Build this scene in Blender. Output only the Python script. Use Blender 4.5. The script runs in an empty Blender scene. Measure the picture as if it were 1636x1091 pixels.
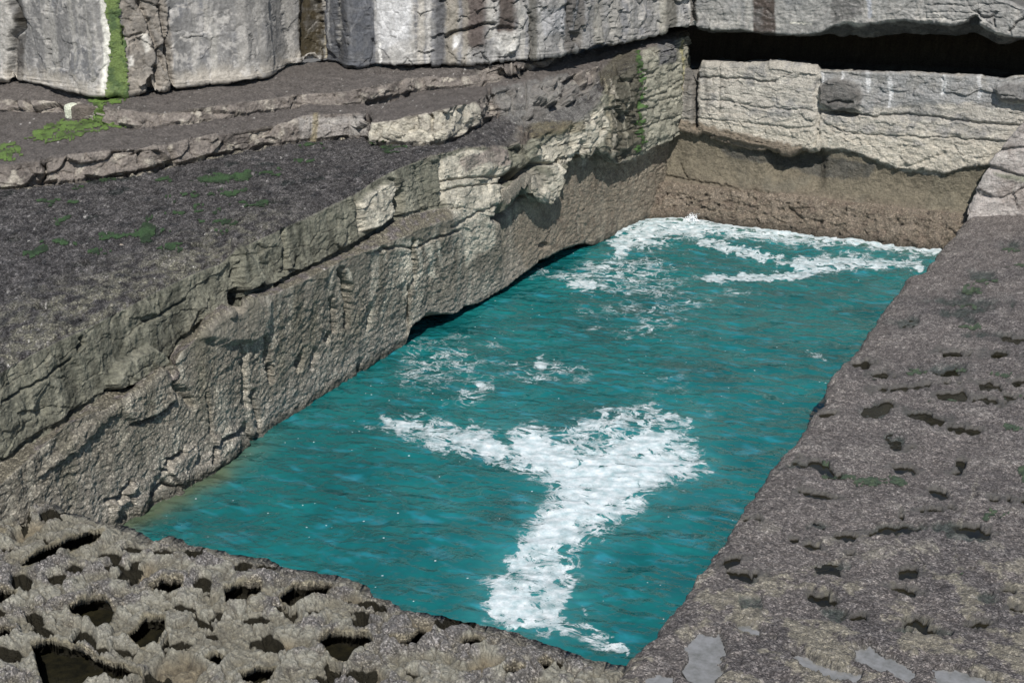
import bpy, math, numpy as np
from mathutils import Vector
F = np.float32
# ------------------------------------------------------------------ scene frame
# metres. x runs across the tidal pool, y along it, z = 0 is the water level.
FOC, PITCH, AZ = 2100.0, math.radians(19.05), math.radians(27.4)
EYE = np.array([13.39, -13.2, 9.0])
ct, st, ca, sa = math.cos(PITCH), math.sin(PITCH), math.cos(AZ), math.sin(AZ)

def ray(u, v):
    a = (u - 818.0) / FOC; b = (v - 545.5) / FOC
    X = a; Y = ct - st * b; Z = -st - ct * b
    return X * ca - Y * sa, X * sa + Y * ca, Z

def chart(P):
    """bearing / elevation chart used to look up traced outlines on the rock"""
    d = P - EYE
    X = d[..., 0] * ca + d[..., 1] * sa
    Y = -d[..., 0] * sa + d[..., 1] * ca
    Z = d[..., 2]
    fw = Y * ct - Z * st; up = Y * st + Z * ct
    fw = np.maximum(fw, 0.5)
    return (818.0 + FOC * X / fw).astype(F), (545.5 - FOC * up / fw).astype(F)

def zA(y):   # top of the bench bed; the beds dip gently
    return np.interp(y, [-8, -1.5, 2, 4, 7, 10, 13, 16, 20, 26], [2.75, 2.85, 3.1, 3.35, 3.53, 3.7, 3.8, 3.95, 4.1, 4.25])

def pt(u, v, k, val):
    rx, ry, rz = ray(u, v)
    if k == 'x': t = (val - EYE[0]) / rx
    elif k == 'y': t = (val - EYE[1]) / ry
    elif k == 'z': t = (val - EYE[2]) / rz
    else:
        z = 3.5 + val
        for _ in range(12):
            t = (z - EYE[2]) / rz; z = float(zA(EYE[1] + ry * t)) + val
    return (EYE[0] + rx * t, EYE[1] + ry * t, EYE[2] + rz * t)

def curve(pts, U, k=None, val=None):
    """3D curve through surveyed points, sampled at the stations U"""
    L = []
    for p in pts:
        if len(p) == 2: L.append((p[0],) + pt(p[0], p[1], k, val))
        else: L.append((p[0],) + pt(*p))
    L = np.array(L)
    return np.stack([np.interp(U, L[:, 0], L[:, i]) for i in (1, 2, 3)], -1)

# ------------------------------------------------------------------ noise
rng = np.random.RandomState(7)
PERM = np.concatenate([rng.permutation(256)] * 3).astype(np.int32)
_g = rng.normal(size=(256, 3)); GRAD = (_g / np.linalg.norm(_g, axis=1)[:, None]).astype(F)
R3 = rng.rand(256, 3).astype(F)

from concurrent.futures import ThreadPoolExecutor
POOL = ThreadPoolExecutor(4)
def chunks(fn, P):
    L = [P[i:i + 32768] for i in range(0, len(P), 32768)]
    return list(POOL.map(fn, L))

def pnoise(P):
    sh = P.shape[:-1]; P = P.reshape(-1, 3).astype(F)
    return np.concatenate(chunks(_pn, P)).reshape(sh)

def _pn(P):
    fl = np.floor(P); i = fl.astype(np.int32) & 255; f = P - fl
    w = f * f * f * (f * (f * 6 - 15) + 10)
    out = 0
    for dx in (0, 1):
        wx = w[:, 0] if dx else 1 - w[:, 0]
        a = PERM[i[:, 0] + dx]
        for dy in (0, 1):
            wy = w[:, 1] if dy else 1 - w[:, 1]
            b = PERM[a + i[:, 1] + dy]
            for dz in (0, 1):
                wz = w[:, 2] if dz else 1 - w[:, 2]
                g = GRAD[PERM[b + i[:, 2] + dz]]
                out = out + wx * wy * wz * (g[:, 0] * (f[:, 0] - dx) + g[:, 1] * (f[:, 1] - dy) + g[:, 2] * (f[:, 2] - dz))
    return out * F(1.5)

def fbm(P, s, o=4, gain=0.5, ridge=False, seed=0, st3=(1, 1, 1)):
    Q = (P * np.array(st3)) * s + seed * 17.31
    r = 0; a = 1.0; n = 0
    for _ in range(o):
        v = pnoise(Q)
        if ridge: v = 1 - 2 * np.abs(v)
        r = r + a * v; n += a; a *= gain; Q = Q * 2.03 + 5.2
    return r / n

def worley(P, s, seed=0, flat=False):
    sh = P.shape[:-1]; Q = (P.reshape(-1, 3) * s + seed * 13.7).astype(F)
    if flat: Q[:, 2] = 0.5
    R = chunks(lambda q: _wo(q, flat), Q)
    return tuple(np.concatenate([r[k] for r in R]).reshape(sh) for k in range(3))

def facets(P, s, seed=0, tilt=1.0):
    """broken-rock relief: every cell is a tilted plane; returns height (about -1..1) and distance to the crack"""
    sh = P.shape[:-1]; Q = (P.reshape(-1, 3) * s + seed * 13.7).astype(F)
    R = chunks(lambda q: _wo(q, False, True), Q)
    f1, f2, idd, dv = (np.concatenate([r[k] for r in R]) for k in range(4))
    g = GRAD[(idd * 255).astype(np.int32)]
    h = (idd - .5) * 1.2 + tilt * (dv * g).sum(1) * 1.6
    return h.reshape(sh), (f2 - f1).reshape(sh)

def warp(P, a=.3, s=1.3, seed=0):
    return P + a * np.stack([fbm(P, s, 3, seed=90 + seed), fbm(P, s, 3, seed=91 + seed), fbm(P, s, 3, seed=92 + seed)], -1)

def _wo(Q, flat, vec=False):
    fl = np.floor(Q).astype(np.int32); f1 = np.full(len(Q), 9, F); f2 = f1.copy(); idd = np.zeros(len(Q), F); dv = np.zeros(Q.shape, F)
    for dx in (-1, 0, 1):
        for dy in (-1, 0, 1):
            for dz in ((0,) if flat else (-1, 0, 1)):
                c = fl + np.array([dx, dy, dz], np.int32)
                h = PERM[PERM[PERM[c[:, 0] & 255] + (c[:, 1] & 255)] + (c[:, 2] & 255)]
                r = R3[h]
                if flat:
                    d = np.sqrt((c[:, 0] + r[:, 0] - Q[:, 0]) ** 2 + (c[:, 1] + r[:, 1] - Q[:, 1]) ** 2)
                else:
                    d = np.sqrt(((c + r - Q) ** 2).sum(1))
                m = d < f1
                if vec: dv = np.where(m[:, None], Q - c - r, dv)
                f2 = np.where(m, f1, np.minimum(f2, d)); idd = np.where(m, h / 255.0, idd); f1 = np.where(m, d, f1)
    return (f1, f2, idd, dv) if vec else (f1, f2, idd)

def ss(a, b, x):
    t = np.clip((x - a) / (b - a), 0, 1); return t * t * (3 - 2 * t)

# ------------------------------------------------------------------ outlines on the chart
def dline(U, V, pts, pad=60.):
    """distance to a polyline; 1e3 away from it"""
    pts = np.array(pts, float)
    x0, y0 = pts.min(0) - pad; x1, y1 = pts.max(0) + pad
    out = np.full(U.shape, 1e3, F)
    m = (U > x0) & (U < x1) & (V > y0) & (V < y1)
    if not m.any(): return out
    a = U[m]; b = V[m]; d = np.full(a.shape, 1e3, F)
    for (px, py), (qx, qy) in zip(pts[:-1], pts[1:]):
        vx, vy = qx - px, qy - py; L = vx * vx + vy * vy + 1e-9
        t = np.clip(((a - px) * vx + (b - py) * vy) / L, 0, 1)
        d = np.minimum(d, np.hypot(a - px - t * vx, b - py - t * vy))
    out[m] = d
    return out

def dpoly(U, V, pts, pad=60.):
    """signed distance to a polygon, positive inside"""
    pts = list(pts); d = dline(U, V, pts + [pts[0]], pad)
    ins = np.zeros(U.shape, bool); n = len(pts)
    m = d < 1e3 - 1
    big = np.zeros(U.shape, bool)
    P = np.array(pts)
    bb = (U >= P[:, 0].min()) & (U <= P[:, 0].max()) & (V >= P[:, 1].min()) & (V <= P[:, 1].max())
    a = U[bb]; b = V[bb]; k = np.zeros(a.shape, bool)
    for i in range(n):
        x0, y0 = pts[i]; x1, y1 = pts[(i + 1) % n]
        if y0 == y1: continue
        c = ((y0 > b) != (y1 > b)) & (a < (x1 - x0) * (b - y0) / (y1 - y0) + x0)
        k ^= c
    ins[bb] = k
    return np.where(ins, d, -d)

def dell(U, V, cx, cy, rx, ry, rot=0.0):
    """ellipse, positive inside (in units of the short radius, ~px)"""
    c, s = math.cos(rot), math.sin(rot)
    a = ((U - cx) * c + (V - cy) * s) / rx; b = (-(U - cx) * s + (V - cy) * c) / ry
    return (1 - np.hypot(a, b)) * min(rx, ry)

def mixc(col, m, rgb, k=1.0):
    m = np.clip(m * k, 0, 1)[..., None]
    return col * (1 - m) + np.array(rgb, F) * m

# ------------------------------------------------------------------ meshes
C = bpy.context.scene.collection
def grid_normals(P):
    a = np.gradient(P, axis=0); b = np.gradient(P, axis=1)
    n = np.cross(b, a); n /= (np.linalg.norm(n, axis=-1, keepdims=True) + 1e-9)
    return n

def smooth_rows(A, it, ax=0):
    for _ in range(it):
        B = A.copy()
        if ax == 0: B[1:-1] = (A[:-2] + 2 * A[1:-1] + A[2:]) / 4
        else: B[:, 1:-1] = (A[:, :-2] + 2 * A[:, 1:-1] + A[:, 2:]) / 4
        A = B
    return A

def mesh_from_grid(name, P, mat, col=None, attrs=None, mask=None, flip=False, parent=None):
    nr, nc = P.shape[:2]
    idx = np.arange(nr * nc).reshape(nr, nc)
    q = np.stack([idx[:-1, :-1], idx[:-1, 1:], idx[1:, 1:], idx[1:, :-1]], -1)
    if mask is not None:
        q = q[mask[:-1, :-1] | mask[1:, 1:] | mask[:-1, 1:] | mask[1:, :-1]]
    q = q.reshape(-1, 4)
    if flip: q = q[:, ::-1]
    used = np.unique(q); remap = np.full(nr * nc, -1, np.int64); remap[used] = np.arange(len(used))
    V = P.reshape(-1, 3)[used]; q = remap[q]
    me = bpy.data.meshes.new(name)
    me.vertices.add(len(V)); me.vertices.foreach_set('co', V.astype(F).ravel())
    me.loops.add(q.size); me.loops.foreach_set('vertex_index', q.astype(np.int32).ravel())
    me.polygons.add(len(q)); me.polygons.foreach_set('loop_start', (np.arange(len(q)) * 4).astype(np.int32))
    me.update(calc_edges=True)
    me.polygons.foreach_set('use_smooth', np.ones(len(q), bool))
    if col is not None:
        at = me.color_attributes.new('Col', 'FLOAT_COLOR', 'POINT')
        c4 = np.ones((len(V), 4), F); c4[:, :3] = np.clip(col.reshape(-1, 3)[used], 0.003, 0.85)
        at.data.foreach_set('color', c4.ravel())
    for k, a in (attrs or {}).items():
        at = me.attributes.new(k, 'FLOAT', 'POINT')
        at.data.foreach_set('value', np.ascontiguousarray(a.reshape(-1)[used], F))
    me.validate()
    me.materials.append(mat)
    o = bpy.data.objects.new(name, me); C.objects.link(o)
    if parent: o.parent = parent
    return o

def tag(o, label, cat, kind=None, group=None):
    o['label'] = label; o['category'] = cat
    if kind: o['kind'] = kind
    if group: o['group'] = group
    return o

# ------------------------------------------------------------------ materials
def nodes(name):
    m = bpy.data.materials.new(name); m.use_nodes = True; nt = m.node_tree
    return m, nt, nt.nodes['Principled BSDF']
def N(nt, t, **kw):
    n = nt.nodes.new(t)
    for k, v in kw.items():
        if k in n.inputs: n.inputs[k].default_value = v
        else: setattr(n, k, v)
    return n
def math_(nt, op, a, b=None, c=None, clamp=False):
    n = nt.nodes.new('ShaderNodeMath'); n.operation = op; n.use_clamp = clamp
    for i, x in enumerate((a, b, c)):
        if x is None: continue
        if isinstance(x, (int, float)): n.inputs[i].default_value = x
        else: nt.links.new(x, n.inputs[i])
    return n.outputs[0]

def rock_material(name, cell=42.0, bump=1.0, grain=22.0):
    m, nt, bs = nodes(name); L = nt.links.new
    geo = N(nt, 'ShaderNodeNewGeometry'); pos = geo.outputs['Position']
    col = N(nt, 'ShaderNodeAttribute', attribute_name='Col').outputs['Color']
    mus = N(nt, 'ShaderNodeAttribute', attribute_name='mus').outputs['Fac']
    wet = N(nt, 'ShaderNodeAttribute', attribute_name='wet').outputs['Fac']
    n1 = N(nt, 'ShaderNodeTexNoise', Scale=grain, Detail=7.0, Roughness=0.68); L(pos, n1.inputs['Vector'])
    n2 = N(nt, 'ShaderNodeTexNoise', Scale=grain * 4.3, Detail=4.0, Roughness=0.7); L(pos, n2.inputs['Vector'])
    vo = N(nt, 'ShaderNodeTexVoronoi', Scale=cell); L(pos, vo.inputs['Vector'])
    sep = N(nt, 'ShaderNodeSeparateColor'); L(vo.outputs['Color'], sep.inputs[0])
    # brightness grain of the stone, plus shell-by-shell variation where mussels or barnacles grow
    g = math_(nt, 'MULTIPLY_ADD', n1.outputs['Fac'], 1.5, 0.25)
    g2 = math_(nt, 'MULTIPLY_ADD', n2.outputs['Fac'], 1.1, 0.45)
    g = math_(nt, 'MULTIPLY', g, g2)
    pw = math_(nt, 'POWER', sep.outputs[0], 3.0)
    sh = math_(nt, 'MULTIPLY_ADD', pw, 1.7, 0.55)
    shm = math_(nt, 'ADD', math_(nt, 'MULTIPLY', mus, math_(nt, 'SUBTRACT', sh, 1.0)), 1.0)
    k = math_(nt, 'MULTIPLY', g, shm)
    vm = N(nt, 'ShaderNodeVectorMath', operation='SCALE'); L(col, vm.inputs[0]); L(k, vm.inputs['Scale'])
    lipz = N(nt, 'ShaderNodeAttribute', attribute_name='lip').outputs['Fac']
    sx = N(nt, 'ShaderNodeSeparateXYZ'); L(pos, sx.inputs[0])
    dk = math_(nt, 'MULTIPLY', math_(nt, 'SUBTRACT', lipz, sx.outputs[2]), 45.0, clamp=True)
    pm_ = N(nt, 'ShaderNodeMix', data_type='RGBA'); pm_.inputs[7].default_value = (.022, .020, .014, 1)  # pit sides below the lip painted dark, shade put into the colour
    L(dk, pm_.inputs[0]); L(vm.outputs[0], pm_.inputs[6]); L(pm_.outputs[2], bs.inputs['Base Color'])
    ro = math_(nt, 'MULTIPLY_ADD', wet, -0.55, 0.86)
    shiny = math_(nt, 'MULTIPLY', math_(nt, 'GREATER_THAN', sep.outputs[1], 0.80), math_(nt, 'MULTIPLY', mus, 0.42))
    ro = math_(nt, 'MAXIMUM', math_(nt, 'SUBTRACT', ro, shiny), 0.16); L(ro, bs.inputs['Roughness'])
    lum = N(nt, 'ShaderNodeRGBToBW'); L(pm_.outputs[2], lum.inputs[0]); L(math_(nt, 'MINIMUM', math_(nt, 'MULTIPLY', lum.outputs[0], 5.0), 0.45), bs.inputs['Specular IOR Level'])
    hgt = math_(nt, 'ADD', math_(nt, 'MULTIPLY', n1.outputs['Fac'], 0.07),
                math_(nt, 'MULTIPLY', n2.outputs['Fac'], 0.012))
    n0 = N(nt, 'ShaderNodeTexNoise', Scale=grain * .35, Detail=5.0, Roughness=0.6); L(pos, n0.inputs['Vector'])
    hgt = math_(nt, 'ADD', hgt, math_(nt, 'MULTIPLY', n0.outputs['Fac'], 0.09))
    hv = math_(nt, 'MULTIPLY', math_(nt, 'MULTIPLY', vo.outputs['Distance'], mus), -0.022)
    hgt = math_(nt, 'ADD', hgt, hv)
    bp = N(nt, 'ShaderNodeBump', Strength=bump, Distance=1.0); L(hgt, bp.inputs['Height'])
    L(bp.outputs[0], bs.inputs['Normal'])
    return m

ROCK = rock_material('limestone', bump=0.8)
LEDGE = rock_material('shelly_limestone', cell=50.0, bump=0.9, grain=20.0)
CLIFF = rock_material('cliff_limestone', cell=30.0, bump=0.30, grain=14.0)

def water_material():
    m, nt, bs = nodes('sea_water'); L = nt.links.new
    geo = N(nt, 'ShaderNodeNewGeometry'); pos = geo.outputs['Position']
    sh = N(nt, 'ShaderNodeAttribute', attribute_name='shallow').outputs['Fac']
    n0 = N(nt, 'ShaderNodeTexNoise', Scale=0.55, Detail=5.0, Roughness=0.6); L(pos, n0.inputs['Vector'])
    cr = N(nt, 'ShaderNodeMix', data_type='RGBA')
    cr.inputs[6].default_value = (0.003, 0.066, 0.070, 1); cr.inputs[7].default_value = (0.008, 0.146, 0.146, 1)
    L(math_(nt, 'MULTIPLY_ADD', n0.outputs['Fac'], 2.2, -0.6, clamp=True), cr.inputs[0])
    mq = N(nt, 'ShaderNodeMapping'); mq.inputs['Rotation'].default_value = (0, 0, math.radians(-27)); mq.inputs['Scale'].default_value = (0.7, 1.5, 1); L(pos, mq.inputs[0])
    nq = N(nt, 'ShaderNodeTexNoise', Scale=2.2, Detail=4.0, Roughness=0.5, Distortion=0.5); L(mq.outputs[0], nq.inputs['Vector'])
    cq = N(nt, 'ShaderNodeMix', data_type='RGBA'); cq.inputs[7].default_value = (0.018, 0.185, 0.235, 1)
    L(math_(nt, 'MULTIPLY_ADD', nq.outputs['Fac'], 5.0, -2.75, clamp=True), cq.inputs[0]); L(cr.outputs[2], cq.inputs[6]); cr = cq  # lighter blue patches: sky reflections painted into the base colour
    c2 = N(nt, 'ShaderNodeMix', data_type='RGBA'); c2.inputs[7].default_value = (0.085, 0.105, 0.062, 1)
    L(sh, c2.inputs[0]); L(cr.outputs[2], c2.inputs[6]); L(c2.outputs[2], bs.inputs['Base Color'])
    bs.inputs['Roughness'].default_value = 0.05; bs.inputs['IOR'].default_value = 1.65
    milk = N(nt, 'ShaderNodeAttribute', attribute_name='milk').outputs['Fac']
    c3 = N(nt, 'ShaderNodeMix', data_type='RGBA'); c3.inputs[7].default_value = (0.05, 0.25, 0.26, 1)
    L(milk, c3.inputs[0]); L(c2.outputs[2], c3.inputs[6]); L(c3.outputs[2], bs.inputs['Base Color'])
    mp = N(nt, 'ShaderNodeMapping'); mp.inputs['Rotation'].default_value = (0, 0, math.radians(-27)); mp.inputs['Scale'].default_value = (0.75, 1.3, 1)
    L(pos, mp.inputs[0])
    a = N(nt, 'ShaderNodeTexNoise', Scale=4.5, Detail=4.0, Roughness=0.5, Distortion=0.3); L(mp.outputs[0], a.inputs['Vector'])
    b = N(nt, 'ShaderNodeTexNoise', Scale=1.7, Detail=2.0, Roughness=0.45, Distortion=0.5); L(mp.outputs[0], b.inputs['Vector'])
    e = N(nt, 'ShaderNodeTexNoise', Scale=0.8, Detail=4.0, Roughness=0.6); L(pos, e.inputs['Vector'])
    gust = math_(nt, 'MULTIPLY_ADD', e.outputs['Fac'], 3.4, -1.1, clamp=True)
    h = math_(nt, 'ADD', math_(nt, 'MULTIPLY', a.outputs['Fac'], math_(nt, 'MULTIPLY_ADD', gust, 0.020, 0.006)), math_(nt, 'MULTIPLY', b.outputs['Fac'], math_(nt, 'MULTIPLY_ADD', gust, 0.10, 0.055)))
    bp = N(nt, 'ShaderNodeBump', Strength=1.0, Distance=1.0); L(h, bp.inputs['Height']); L(bp.outputs[0], bs.inputs['Normal'])
    return m
WATER = water_material()

def foam_material():
    m, nt, bs = nodes('foam'); L = nt.links.new
    geo = N(nt, 'ShaderNodeNewGeometry'); pos = geo.outputs['Position']
    den = N(nt, 'ShaderNodeAttribute', attribute_name='den').outputs['Fac']
    mp = N(nt, 'ShaderNodeMapping'); mp.inputs['Rotation'].default_value = (0, 0, math.radians(-27)); mp.inputs['Scale'].default_value = (0.8, 1.0, 1)
    L(pos, mp.inputs[0])
    a = N(nt, 'ShaderNodeTexNoise', Scale=2.6, Detail=10.0, Roughness=0.70, Distortion=0.7); L(mp.outputs[0], a.inputs['Vector'])
    r = math_(nt, 'ABSOLUTE', math_(nt, 'SUBTRACT', a.outputs['Fac'], 0.5))     # 0 on the strands of the lace
    strand = math_(nt, 'MULTIPLY_ADD', r, -9.0, 1.0)
    thr = math_(nt, 'MULTIPLY_ADD', den, 2.3, -1.90)
    al = math_(nt, 'MULTIPLY', math_(nt, 'ADD', strand, thr), 3.0, clamp=True)
    n2 = N(nt, 'ShaderNodeTexNoise', Scale=26.0, Detail=5.0, Roughness=0.7); L(pos, n2.inputs['Vector'])
    n4 = N(nt, 'ShaderNodeTexNoise', Scale=4.0, Detail=7.0, Roughness=0.65); L(pos, n4.inputs['Vector'])
    thin = math_(nt, 'MULTIPLY', math_(nt, 'MULTIPLY_ADD', n2.outputs['Fac'], 1.2, 0.2, clamp=True), math_(nt, 'MULTIPLY_ADD', n4.outputs['Fac'], 3.2, -0.85, clamp=True))
    dn = math_(nt, 'MULTIPLY_ADD', den, 1.3, -0.75, clamp=True)
    body = math_(nt, 'ADD', math_(nt, 'MULTIPLY', thin, math_(nt, 'SUBTRACT', 1.0, dn)), dn, clamp=True)
    al = math_(nt, 'MULTIPLY', al, body)
    spk = N(nt, 'ShaderNodeAttribute', attribute_name='spk').outputs['Fac']
    vo = N(nt, 'ShaderNodeTexVoronoi', Scale=9.0); L(pos, vo.inputs['Vector'])
    sp = N(nt, 'ShaderNodeSeparateColor'); L(vo.outputs['Color'], sp.inputs[0])
    size = math_(nt, 'MULTIPLY', math_(nt, 'POWER', sp.outputs[1], 2.5), 0.15)
    on = math_(nt, 'LESS_THAN', sp.outputs[0], math_(nt, 'MULTIPLY', spk, 0.5))
    dot = math_(nt, 'MULTIPLY', on, math_(nt, 'LESS_THAN', vo.outputs['Distance'], size))
    al = math_(nt, 'MAXIMUM', al, math_(nt, 'MULTIPLY', dot, 0.8))
    L(al, bs.inputs['Alpha'])
    n3 = N(nt, 'ShaderNodeTexNoise', Scale=6.0, Detail=6.0, Roughness=0.65); L(pos, n3.inputs['Vector'])
    mx = N(nt, 'ShaderNodeMix', data_type='RGBA'); mx.inputs[6].default_value = (0.36, 0.50, 0.53, 1); mx.inputs[7].default_value = (0.74, 0.79, 0.81, 1)
    L(math_(nt, 'MULTIPLY_ADD', n3.outputs['Fac'], 3.0, -0.9, clamp=True), mx.inputs[0]); L(mx.outputs[2], bs.inputs['Base Color'])
    bs.inputs['Roughness'].default_value = 0.7
    bp = N(nt, 'ShaderNodeBump', Strength=0.45, Distance=1.0)
    L(math_(nt, 'MULTIPLY_ADD', n3.outputs['Fac'], 0.02, math_(nt, 'MULTIPLY', n2.outputs['Fac'], 0.012)), bp.inputs['Height']); L(bp.outputs[0], bs.inputs['Normal'])
    return m
FOAM = foam_material()

def puddle_material(name, deep, bed, ior=1.5):
    m, nt, bs = nodes(name); L = nt.links.new
    bs.inputs['Roughness'].default_value = 0.03; bs.inputs['IOR'].default_value = ior
    bs.inputs['Transmission Weight'].default_value = 0.0
    geo = N(nt, 'ShaderNodeNewGeometry')
    q = N(nt, 'ShaderNodeTexNoise', Scale=5.0, Detail=8.0, Roughness=0.7); L(geo.outputs['Position'], q.inputs['Vector'])
    mx = N(nt, 'ShaderNodeMix', data_type='RGBA'); mx.inputs[6].default_value = deep; mx.inputs[7].default_value = bed
    L(math_(nt, 'MULTIPLY_ADD', q.outputs['Fac'], 4.0, -1.6, clamp=True), mx.inputs[0]); L(mx.outputs[2], bs.inputs['Base Color'])
    a = N(nt, 'ShaderNodeTexNoise', Scale=7.0, Detail=3.0); L(geo.outputs['Position'], a.inputs['Vector'])
    bp = N(nt, 'ShaderNodeBump', Strength=0.12, Distance=0.02); L(a.outputs['Fac'], bp.inputs['Height']); L(bp.outputs[0], bs.inputs['Normal'])
    return m
STILL = puddle_material('still_water', (0.22, 0.22, 0.22, 1), (0.13, 0.13, 0.12, 1)); DARKW = puddle_material('dark_pool_water', (0.008, 0.008, 0.006, 1), (0.02, 0.018, 0.01, 1), 1.25)  # still_water's pale colour holds painted sky reflection and the pale rock below

def weed_material():
    m, nt, bs = nodes('green_weed'); L = nt.links.new
    geo = N(nt, 'ShaderNodeNewGeometry')
    col = N(nt, 'ShaderNodeAttribute', attribute_name='Col').outputs['Color']
    a = N(nt, 'ShaderNodeTexNoise', Scale=30.0, Detail=6.0, Roughness=0.7); L(geo.outputs['Position'], a.inputs['Vector'])
    vm = N(nt, 'ShaderNodeVectorMath', operation='SCALE'); L(col, vm.inputs[0]); L(math_(nt, 'MULTIPLY_ADD', a.outputs['Fac'], 1.9, 0.05), vm.inputs['Scale'])
    L(vm.outputs[0], bs.inputs['Base Color']); bs.inputs['Roughness'].default_value = 0.55
    bp = N(nt, 'ShaderNodeBump', Strength=1.0, Distance=0.04); L(a.outputs['Fac'], bp.inputs['Height']); L(bp.outputs[0], bs.inputs['Normal'])
    return m
WEED = weed_material()

# ================================================================== LEFT SIDE: pool wall, bench, steps
_rc = {}
def rough_near(U, V, seed, amp=4.0, s=0.05):
    if _rc.get('ref') is not U: _rc.clear(); _rc['ref'] = U
    k = (seed % 6, s)
    if k not in _rc:
        Q = np.stack([U * s, V * s, np.full(U.shape, (seed % 6) * 3.3)], -1)
        _rc[k] = fbm(Q, 1.0, 3, seed=seed % 6)
    return amp * _rc[k]
def wob(U, V, seed, a=1.0):
    return U + a * rough_near(U, V, seed, 7., .045) + a * rough_near(U, V, seed + 2, 2.6, .16), V + a * rough_near(U, V, seed + 1, 7., .045) + a * rough_near(U, V, seed + 3, 2.6, .16)
def over(base, pts, U, away):
    """points straight above a base curve (set back by `away`), at the heights of a traced line"""
    vv = np.interp(U, [p[0] for p in pts], [p[1] for p in pts]); out = []
    for u, v, b in zip(U, vv, base):
        rx, ry, rz = ray(u, v); t = (math.hypot(b[0] - EYE[0], b[1] - EYE[1]) + away) / math.hypot(rx, ry)
        out.append((EYE[0] + rx * t, EYE[1] + ry * t, EYE[2] + rz * t))
    return np.array(out)

SU = np.arange(-420, 1100, 1.5)
K = lambda pts, k=None, v=None: curve(pts, SU, k, v)
c2 = K([(-420, 1200), (0, 952), (210, 830), (350, 750), (410, 700), (560, 605), (648, 551),
        (656, 524, 'x', -.28), (670, 510, 'x', -.28), (684, 497, 'x', -.3), (705, 499, 'x', -.3), (730, 500, 'x', -.3),
        (742, 488, 'x', -.3), (765, 484, 'x', -.32), (800, 462, 'x', -.32), (832, 440, 'x', -.32), (866, 412, 'x', -.32), (885, 404, 'x', -.35), (905, 392, 'x', -.35),
        (930, 388, 'x', -.3), (950, 391, 'x', -.25), (990, 370), (1035, 350), (1100, 318)], 'z', 0)
dd = ss(640, 665, SU) * (1 - ss(925, 985, SU))
c1 = c2.copy(); c1[:, 0] -= .1 + dd * 1.1; c1[:, 2] = np.minimum(c2[:, 2] - .15, .02)
c0 = c1.copy(); c0[:, 0] -= .4; c0[:, 2] = -1.2
c4 = K([(-420, 985), (-250, 880), (0, 738), (60, 697), (117, 662), (160, 632), (210, 612), (240, 592), (262, 580), (285, 550), (310, 525),
        (350, 500), (385, 480), (440, 455), (500, 425), (560, 395), (600, 370), (640, 346), (680, 336), (715, 331, 'x', -.15),
        (735, 335, 'x', -.05), (780, 345, 'x', 0.), (800, 345, 'x', .03), (815, 335, 'x', .05), (830, 316, 'x', .05), (850, 309, 'x', .08), (870, 325, 'x', .1),
        (885, 328, 'x', .1), (897, 300, 'x', .1), (902, 265, 'x', .05), (925, 246, 'x', .05), (936, 254, 'x', .05), (948, 251, 'x', .08), (957, 238, 'x', .1),
        (970, 243, 'x', .1), (988, 264, 'x', .15), (1010, 256, 'x', .2), (1040, 240, 'x', .3), (1070, 226, 'x', .4), (1086, 217, 'x', .45), (1100, 212, 'x', .45)], 'x', -.3)
c3 = K([(-420, 1020), (-250, 920), (0, 775), (60, 720), (110, 675), (190, 642), (230, 622), (258, 597), (275, 590), (290, 562), (350, 510), (380, 490), (400, 479),
        (440, 469), (500, 440), (560, 410), (620, 388), (660, 372), (700, 355), (735, 345), (800, 350), (1100, 350)], 'x', .08)
w = ss(722, 742, SU)[:, None]; c3 = c3 * (1 - w) + (c4 + np.array([0, 0, -.12])) * w
w = ss(798, 815, SU)[:, None]; c3 = c3 * (1 - w) + (c4 + np.array([-.42, 0, .06])) * w
c5 = K([(-420, 800), (-250, 725), (0, 595), (50, 565), (100, 540), (150, 518), (190, 497), (240, 470), (300, 440), (350, 422), (372, 403), (400, 388), (440, 370), (490, 348),
        (530, 328), (565, 312), (600, 288), (640, 268), (690, 250), (740, 238), (800, 238), (830, 232), (850, 222, 'x', -.2), (900, 205, 'x', -.1), (940, 180, 'x', -.1),
        (960, 150, 'x', -.1), (978, 125, 'x', 0.), (1000, 112, 'x', .1), (1040, 95, 'x', .25), (1090, 80, 'x', .35), (1100, 76, 'x', .35)], 'x', -.42)
Bb = K([(-420, 352), (-250, 330), (0, 304), (73, 297), (220, 279), (312, 257), (403, 238), (477, 227), (560, 219), (584, 222), (596, 232), (640, 230), (716, 229), (750, 210), (786, 187),
        (820, 190, 'x', -.9), (841, 196, 'x', -.7), (870, 188, 'x', -.6), (900, 172, 'x', -.5), (940, 150, 'x', -.45), (965, 125, 'x', -.35), (1000, 105, 'x', -.1), (1040, 90, 'x', .15), (1090, 75, 'x', .3), (1100, 72, 'x', .3)], 'A', .02)
Bt = K([(-420, 310), (-250, 287), (0, 264), (73, 257), (165, 241), (271, 233), (304, 222), (385, 213), (458, 198), (495, 184), (576, 184), (590, 198), (640, 190), (683, 180), (757, 165), (782, 149),
        (850, 138, 'x', -1.), (900, 124, 'x', -.8), (950, 110, 'x', -.65), (1000, 95, 'x', -.25), (1040, 83, 'x', .1), (1090, 69, 'x', .27), (1100, 66, 'x', .27)], 'A', .36)
_m = ss(830, 790, SU)[:, None]
Bt = Bt * (1 - _m) + _m * over(Bb, [(-420, 310), (-250, 287), (0, 264), (73, 257), (165, 241), (271, 233), (304, 222), (385, 213), (458, 198), (495, 184), (578, 183), (588, 199), (640, 190), (683, 180), (757, 165), (782, 149), (850, 138)], SU, .14)
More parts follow.
